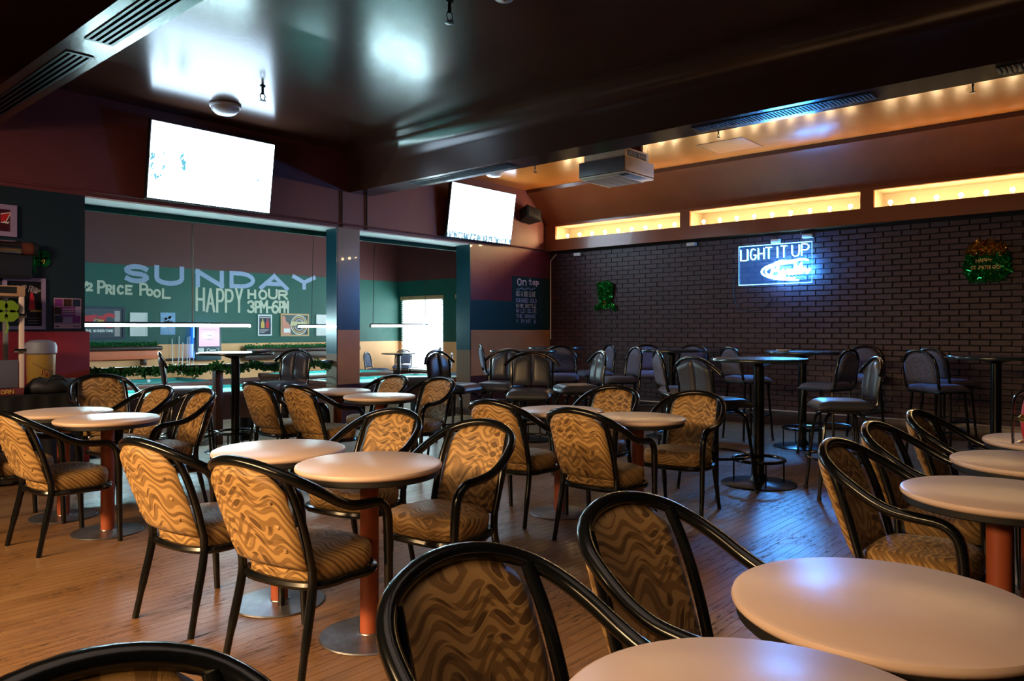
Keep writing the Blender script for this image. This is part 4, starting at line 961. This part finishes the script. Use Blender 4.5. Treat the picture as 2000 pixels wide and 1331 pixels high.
fl_(t, [(ec[0]-h_*.48, ec[1]-.02), (ec[0]+h_*.48, ec[1]-.02), (ec[0]+h_*.40, ec[1]+h_*.14), (ec[0]-h_*.40, ec[1]+h_*.14)], mat('banner_cream', (.6, .52, .3), .5), -.0154)
framed('white_notice', 617, 640, 615, 656, 'white', 'white framed notice half hidden behind the column', 'notice', .02, .02)
# high table and stools by the window
p = at_d(779, 17.0); tb = place(bar0, usedB, (p.x, p.y, ZP), .4, 'dark high table in front of the pool room window', GB, 'bar table')
for px, d, deg, lb in ((785, 17.9, 221, 'pale-looking stool facing us behind the window table'), (738, 16.3, -60, 'stool seen side-on left of the window table'), (858, 15.6, 140, 'stool in front of the window, facing left'), (888, 14.5, 165, 'window stool nearest the tap wall end')):
    q = at_d(px, d); place(sp0, usedP, (q.x, q.y, ZP), face(deg), lb, 'speckled fabric bar stools', 'bar stool')

# ================================================================== LEFT CORNER
ct = thing('clothed_table', 'long table under a black cloth along the left wall', 'table', (1.7, 7.62, 0))
obj('cloth_top', MB().rbox(-1.2, .78, -.30, .30, .735, .755, .008), 'blackmatte', ct)
def skirt():
    out = []; per = [(-1.2,-.30),(.78,-.30),(.78,.30)]
    pts = [(-1.2+1.98*i/60, -.302) for i in range(61)]+[(.782, -.30+.6*i/20) for i in range(1, 21)]
    mb = MB(); V = []
    for z, k in ((.745, .0), (.4, .012), (.02, .02)):
        for i, (x, y) in enumerate(pts): o_ = k*math.sin(i*1.4); V.append((x+(o_ if i > 60 else 0), y+(o_ if i <= 60 else 0)-(.01 if i <= 60 else 0), z))
    n = len(pts); return mb.add(V, [(j*n+i, j*n+i+1, (j+1)*n+i+1, (j+1)*n+i) for j in range(2) for i in range(n-1)])
obj('cloth_skirt', skirt(), 'blackmatte', ct)
for x in (-1.05, .62):
    for y in (-.22, .22): obj('leg', MB().tube([(x, y, 0), (x, y, .735)], .016, 8), 'darkmetal', ct)
# popcorn machine
pc = thing('popcorn_machine', 'glass-sided popcorn machine on the black-clothed table', 'popcorn machine', (1.78, 7.60, .756))
obj('base_box', MB().rbox(-.30, .28, -.24, .24, 0, .06, .006), mat('machine_red', (.20, .05, .06), .4), pc)
obj('lower_panel', MB().rbox(-.28, .235, -.243, -.232, .065, .30, .004), 'greyplastic', pc)
pl_ = MB()
for ch, x0, x1, y0, y1 in line_boxes('POPCORN', -.02, .20, .018, .045, .25):
    for s_ in G[ch]: ribbon(pl_, [(x0+(x1-x0)*a, y0+(y1-y0)*b) for a, b in s_], .007, lambda q: (q.x, -.2425, q.y))
obj('gold_lettering', pl_, 'gold', pc, smooth=False)
for sx in (-.285, .262):
    for sy in (-.225, .225): obj('corner_post', MB().rbox(sx-.018, sx+.018, sy-.018, sy+.018, .06, .84, .004), 'offwhite', pc)
tp = obj('top_box', MB().rbox(-.31, .285, -.25, .25, .84, .93, .006), 'tan', pc); obj('sign_strip', MB().box(-.12, .22, -.2525, -.25, .865, .92), 'blackmatte', tp, smooth=False)
for nm, q in (('glass_pane', (-.27, .245, -.228, -.224, .06, .84)), ('glass_pane', (.262, .266, -.21, .21, .06, .84)), ('glass_pane', (-.27, .245, .222, .226, .06, .84))): obj(nm, B(*q), 'glass', pc, smooth=False)
obj('kettle_arm', MB().tube([(.02, 0, .84), (.02, 0, .55)], .025, 10), 'chrome', pc); obj('kettle', MB().lathe([(.03,.34),(.09,.36),(.10,.46),(.09,.50),(.02,.51)], 20, (.02, 0, .02)), 'chrome', pc); obj('tray', MB().rbox(-.26, .24, -.2, .2, .062, .09, .004), 'chrome', pc)
for z in (.36, .66): obj('hinge', MB().rbox(.20, .292, -.262, -.243, z, z+.035, .004), 'chrome', pc)
def clover(mb, r, th, leaves=4):
    for k in range(leaves):
        a = R_(45+360*k/leaves); pts = []
        for i in range(13):
            b = math.pi*2*i/13; rr = r*.62*(1-.18*math.cos(b)**8); pts.append((r*.66*math.cos(a)+rr*math.cos(b+a), r*.66*math.sin(a)+rr*math.sin(b+a)))
        mb.prism(pts, 'y', -th/2, th/2)
    return mb
cl = onY(12, 608, 7.33); cv = thing('shamrock', 'lime green shamrock stuck to the popcorn machine glass', 'decoration', cl, 0, 'shamrocks'); obj('leaves', clover(MB(), .085, .012), 'lime', cv); obj('stem', MB().tube([(0,0,-.05),(.015,0,-.14),(.0,0,-.19)], .008, 6), 'lime', cv)
c2 = onY(80, 505, YB-.02); cv = thing('shamrock', 'dark green foil shamrock on the teal wall', 'decoration', c2, 0, 'shamrocks'); obj('leaves', clover(MB(), .075, .012), 'green', cv); obj('ribbon', MB().tube([(-.06,0,.10),(-.07,0,-.05),(-.055,0,-.15)], .02, 6), 'green', cv); obj('bow', MB().tube([(0,-.012,-.03),(.03,-.012,-.01),(.02,-.012,-.05)], .005, 6), 'gold', cv)
# beer-glass shaped cooler
bc = thing('beer_cooler', 'beer-glass shaped cooler with grey foam lid', 'cooler', (2.30, 7.75, .756))
obj('body', MB().lathe([(.10,.0),(.108,.02),(.118,.33),(.112,.335)], 32), 'beer', bc); obj('foam_lid', MB().lathe([(.118,.335),(.128,.345),(.130,.40),(.118,.44),(.08,.46),(.02,.465)], 32), 'foam', bc)
obj('decal', MB().tube(smooth_path([(-.09,-.075,.26),(-.04,-.111,.22),(.02,-.116,.19),(.07,-.094,.18),(.06,-.10,.12)], 4), .002, 6), 'wooddark', bc)
obj('decal', MB().tube(smooth_path([(-.03,-.113,.15),(-.02,-.116,.20),(.0,-.117,.14),(.02,-.116,.18),(.03,-.113,.12)], 4), .003, 6), 'orange', bc)
bg = thing('black_bag', 'slumped black bag on the black-clothed table', 'bag', (2.30, 7.46, .756))
def bagfn():
    mb = MB(); prof = [(.16,0),(.185,.03),(.18,.07),(.14,.11),(.08,.13),(.02,.135)]; mb.lathe(prof, 26)
    mb.v = [(x*1.25*(1+.10*math.sin(3*math.atan2(y, x)+z*20)), y*.75*(1+.08*math.cos(4*math.atan2(y, x))), z*(1+.15*math.sin(5*x*10))) for x, y, z in mb.v]; return mb
obj('body', bagfn(), 'blackmatte', bg, angle=80); obj('strap', MB().tube(smooth_path([(-.08,-.09,.09),(-.03,-.11,.15),(.05,-.10,.14),(.10,-.08,.08)], 4), .009, 6), 'cable', bg)
# signs on the teal wall
t, w_, h_ = framed('beer_sign', -30, 30, 400, 462, 'lilac', 'lilac framed maroon sign with a red bow-tie emblem corner', 'sign', .045, .05, YB, back=mat('maroon_print', (.06, .008, .018), .4))
fl_(t, [(0, h_*.72), (w_*.36, h_*.80), (w_*.18, h_*.45), (0, h_*.42)], 'paper', -.013); fl_(t, [(0, h_*.69), (w_*.31, h_*.76), (w_*.16, h_*.48), (0, h_*.45)], 'red', -.0135)
mbs = MB(); ribbon(mbs, [(w_*(.05+.02*i), h_*(.45+.025*math.sin(i*1.9))) for i in range(12)], .008, lambda q: (q.x, -.0145, q.y)); obj('script', mbs, 'paper', t, smooth=False)
t, w_, h_ = framed('friday_poster', 4, 87, 543, 644, 'lilac', 'lilac framed black poster with arched Friday lettering', 'poster', .032, .035, YB, back=mat('black_print', (.006, .006, .008), .4))
mbt = MB(); tx = 'JACKED UP FRIDAY'
for i, ch in enumerate(tx):
    if ch == ' ': continue
    a = R_(148-116*i/(len(tx)-1)); r0 = w_*.46; cz = h_*.66
    for s_ in G[ch]:
        pts = [((r0+.030*(b-.5)*1.6)*math.cos(a-(aa-.5)*.085), cz+(r0*.42+.035*(b-.5)*1.6)*math.sin(a-(aa-.5)*.085)) for aa, b in s_]
        ribbon(mbt, pts, .006, lambda q: (q.x*.85, -.0135, q.y))
obj('printed_text', mbt, 'foam', t, smooth=False)
fl_(t, [(w_*.10, h_*.38), (w_*.26, h_*.38), (w_*.24, h_*.60), (w_*.20, h_*.72), (w_*.15, h_*.72), (w_*.13, h_*.60)], 'red', -.0135); fl_(t, rect(w_*.14, w_*.42, h_*.345, h_*.38), 'gold', -.0138)
for k in range(3): fl_(t, rect(w_*.08, w_*.36, h_*(.22-.05*k), h_*(.228-.05*k)), 'foam', -.0135)
t, w_, h_ = framed('photo_flyer', 105, 158, 583, 642, None, 'pink flyer of small photos around a purple square', 'flyer', Y=YB, back='pink')
for r in range(3):
    for c_ in range(3):
        if (r, c_) != (1, 1): fl_(t, rect(-w_*.48+c_*w_*.33, -w_*.48+c_*w_*.33+w_*.29, h_*(.19+r*.27), h_*(.43+r*.27)), ('navy', 'lilac', 'purple', 'wooddark')[(r*3+c_) % 4], -.007)
fl_(t, rect(-w_*.25, w_*.27, h_*.38, h_*.72), 'purple', -.0085)
for k in range(3): fl_(t, rect(-w_*.2, w_*.22, h_*(.62-.075*k), h_*(.65-.075*k)), 'foam', -.009)
fl_(t, rect(-w_*.46, w_*.46, h_*.155, h_*.165), 'navy', -.007); fl_(t, rect(-w_*.46, -w_*.3, h_*.05, h_*.08), 'navy', -.007); fl_(t, rect(w_*.2, w_*.44, h_*.06, h_*.08), 'navy', -.007)
# metal cylinder and dark cabinet high on the wall
q = onY(30, 484, YB-.14); cy = thing('metal_cylinder', 'brushed metal cylinder with dark end cap on the teal wall', 'wall fixture', (1.9, YB-.10, q.z))
obj('barrel', MB().tube([(-.5, 0, 0), (.30, 0, 0)], .068, 24), 'chrome', cy); obj('knurled_collar', MB().tube([(.30, 0, 0), (.33, 0, 0), (.36, 0, 0), (.40, 0, 0)], [.064, .058, .062, .058], 24), 'hammer', cy)
obj('end_cap', MB().tube([(.40, 0, 0), (.435, 0, 0)], .066, 24), 'blackmatte', cy); obj('wall_bracket', MB().rbox(-.4, .3, .05, .098, -.02, .02, .004), 'darkmetal', cy)
q0 = onY(62, 545, YB-.1); q1 = onY(62, 500, YB-.1)
cb = thing('dark_cabinet', 'black shallow cabinet under the metal cylinder', 'cabinet', (1.9, YB-.001, q0.z)); obj('body', MB().rbox(-.6, q0.x-1.9, -.12, 0, 0, q1.z-q0.z, .006), 'blackmatte', cb); obj('door', MB().rbox(-.58, q0.x-1.92, -.13, -.121, .02, q1.z-q0.z-.02, .004), 'blackmatte', cb)
# red and gold ornament on the farthest right table
po = onZ(2000, 858, .742); on = thing('table_ornament', 'red and gold ornament with chrome arched handle on the right-edge table', 'ornament', (4.52, .54, .742))
obj('foot', MB().lathe([(.045,0),(.046,.006),(.03,.012),(.012,.02)], 20), 'chrome', on)
obj('red_stem', MB().lathe([(.012,.015),(.022,.05),(.026,.12),(.018,.19),(.010,.22)], 18), 'red', on)
obj('gold_collar', MB().lathe([(.020,.10),(.034,.115),(.036,.13),(.022,.145)], 18), 'goldfoil', on)
obj('arched_handle', MB().tube(smooth_path([(-.055,.05,.0),(-.055,.05,.16),(-.045,.04,.235),(-.01,.0,.262),(.03,-.03,.25)], 5), .007, 8), 'chrome', on)

# small things
def on_top(px, d, z=1.0705): p = at_d(px, d); return (p.x, p.y, z)
t = thing('ashtray', 'pale ashtray on the wall-side bar table', 'ashtray', on_top(1530, 8.35), 0); obj('dish', MB().lathe([(.05,0),(.075,.012),(.08,.022),(.07,.022),(.055,.008),(.01,.007)], 24), 'milk', t); obj('rim_notches', MB().box(-.004,.004,-.079,-.066,.0215,.026).box(-.004,.004,.066,.079,.0215,.026), 'milk', t, smooth=False)
t = thing('napkin_tray', 'small dark tray of napkins on the lone high table', 'tray', on_top(512, 8.05), .3); obj('tray', MB().rbox(-.09,.09,-.06,.06,0,.018,.006), 'blackmatte', t); obj('napkins', MB().rbox(-.06,.06,-.045,.045,.0185,.03,.003), 'paper', t)
q = onY(232, 186, YB-.03); t = thing('sensor', 'tiny red sensor high on the wall left of the large television', 'sensor', q); obj('arm', MB().tube([(.02,.028,.05),(0,0,0)], .012, 8), 'red', t); obj('tip', MB().sphere((0,-.004,-.008), .014, 10, 8), 'white', t)
pts = [onZ(*p, .006) for p in ((300, 862), (318, 858), (335, 863), (352, 866), (370, 862), (392, 864), (412, 859), (425, 866))]
tag(obj('floor_cable', MB().tube(smooth_path(pts, 5), .006, 6), 'cable'), 'black cable snaking on the floor behind the left armchairs', 'cable')
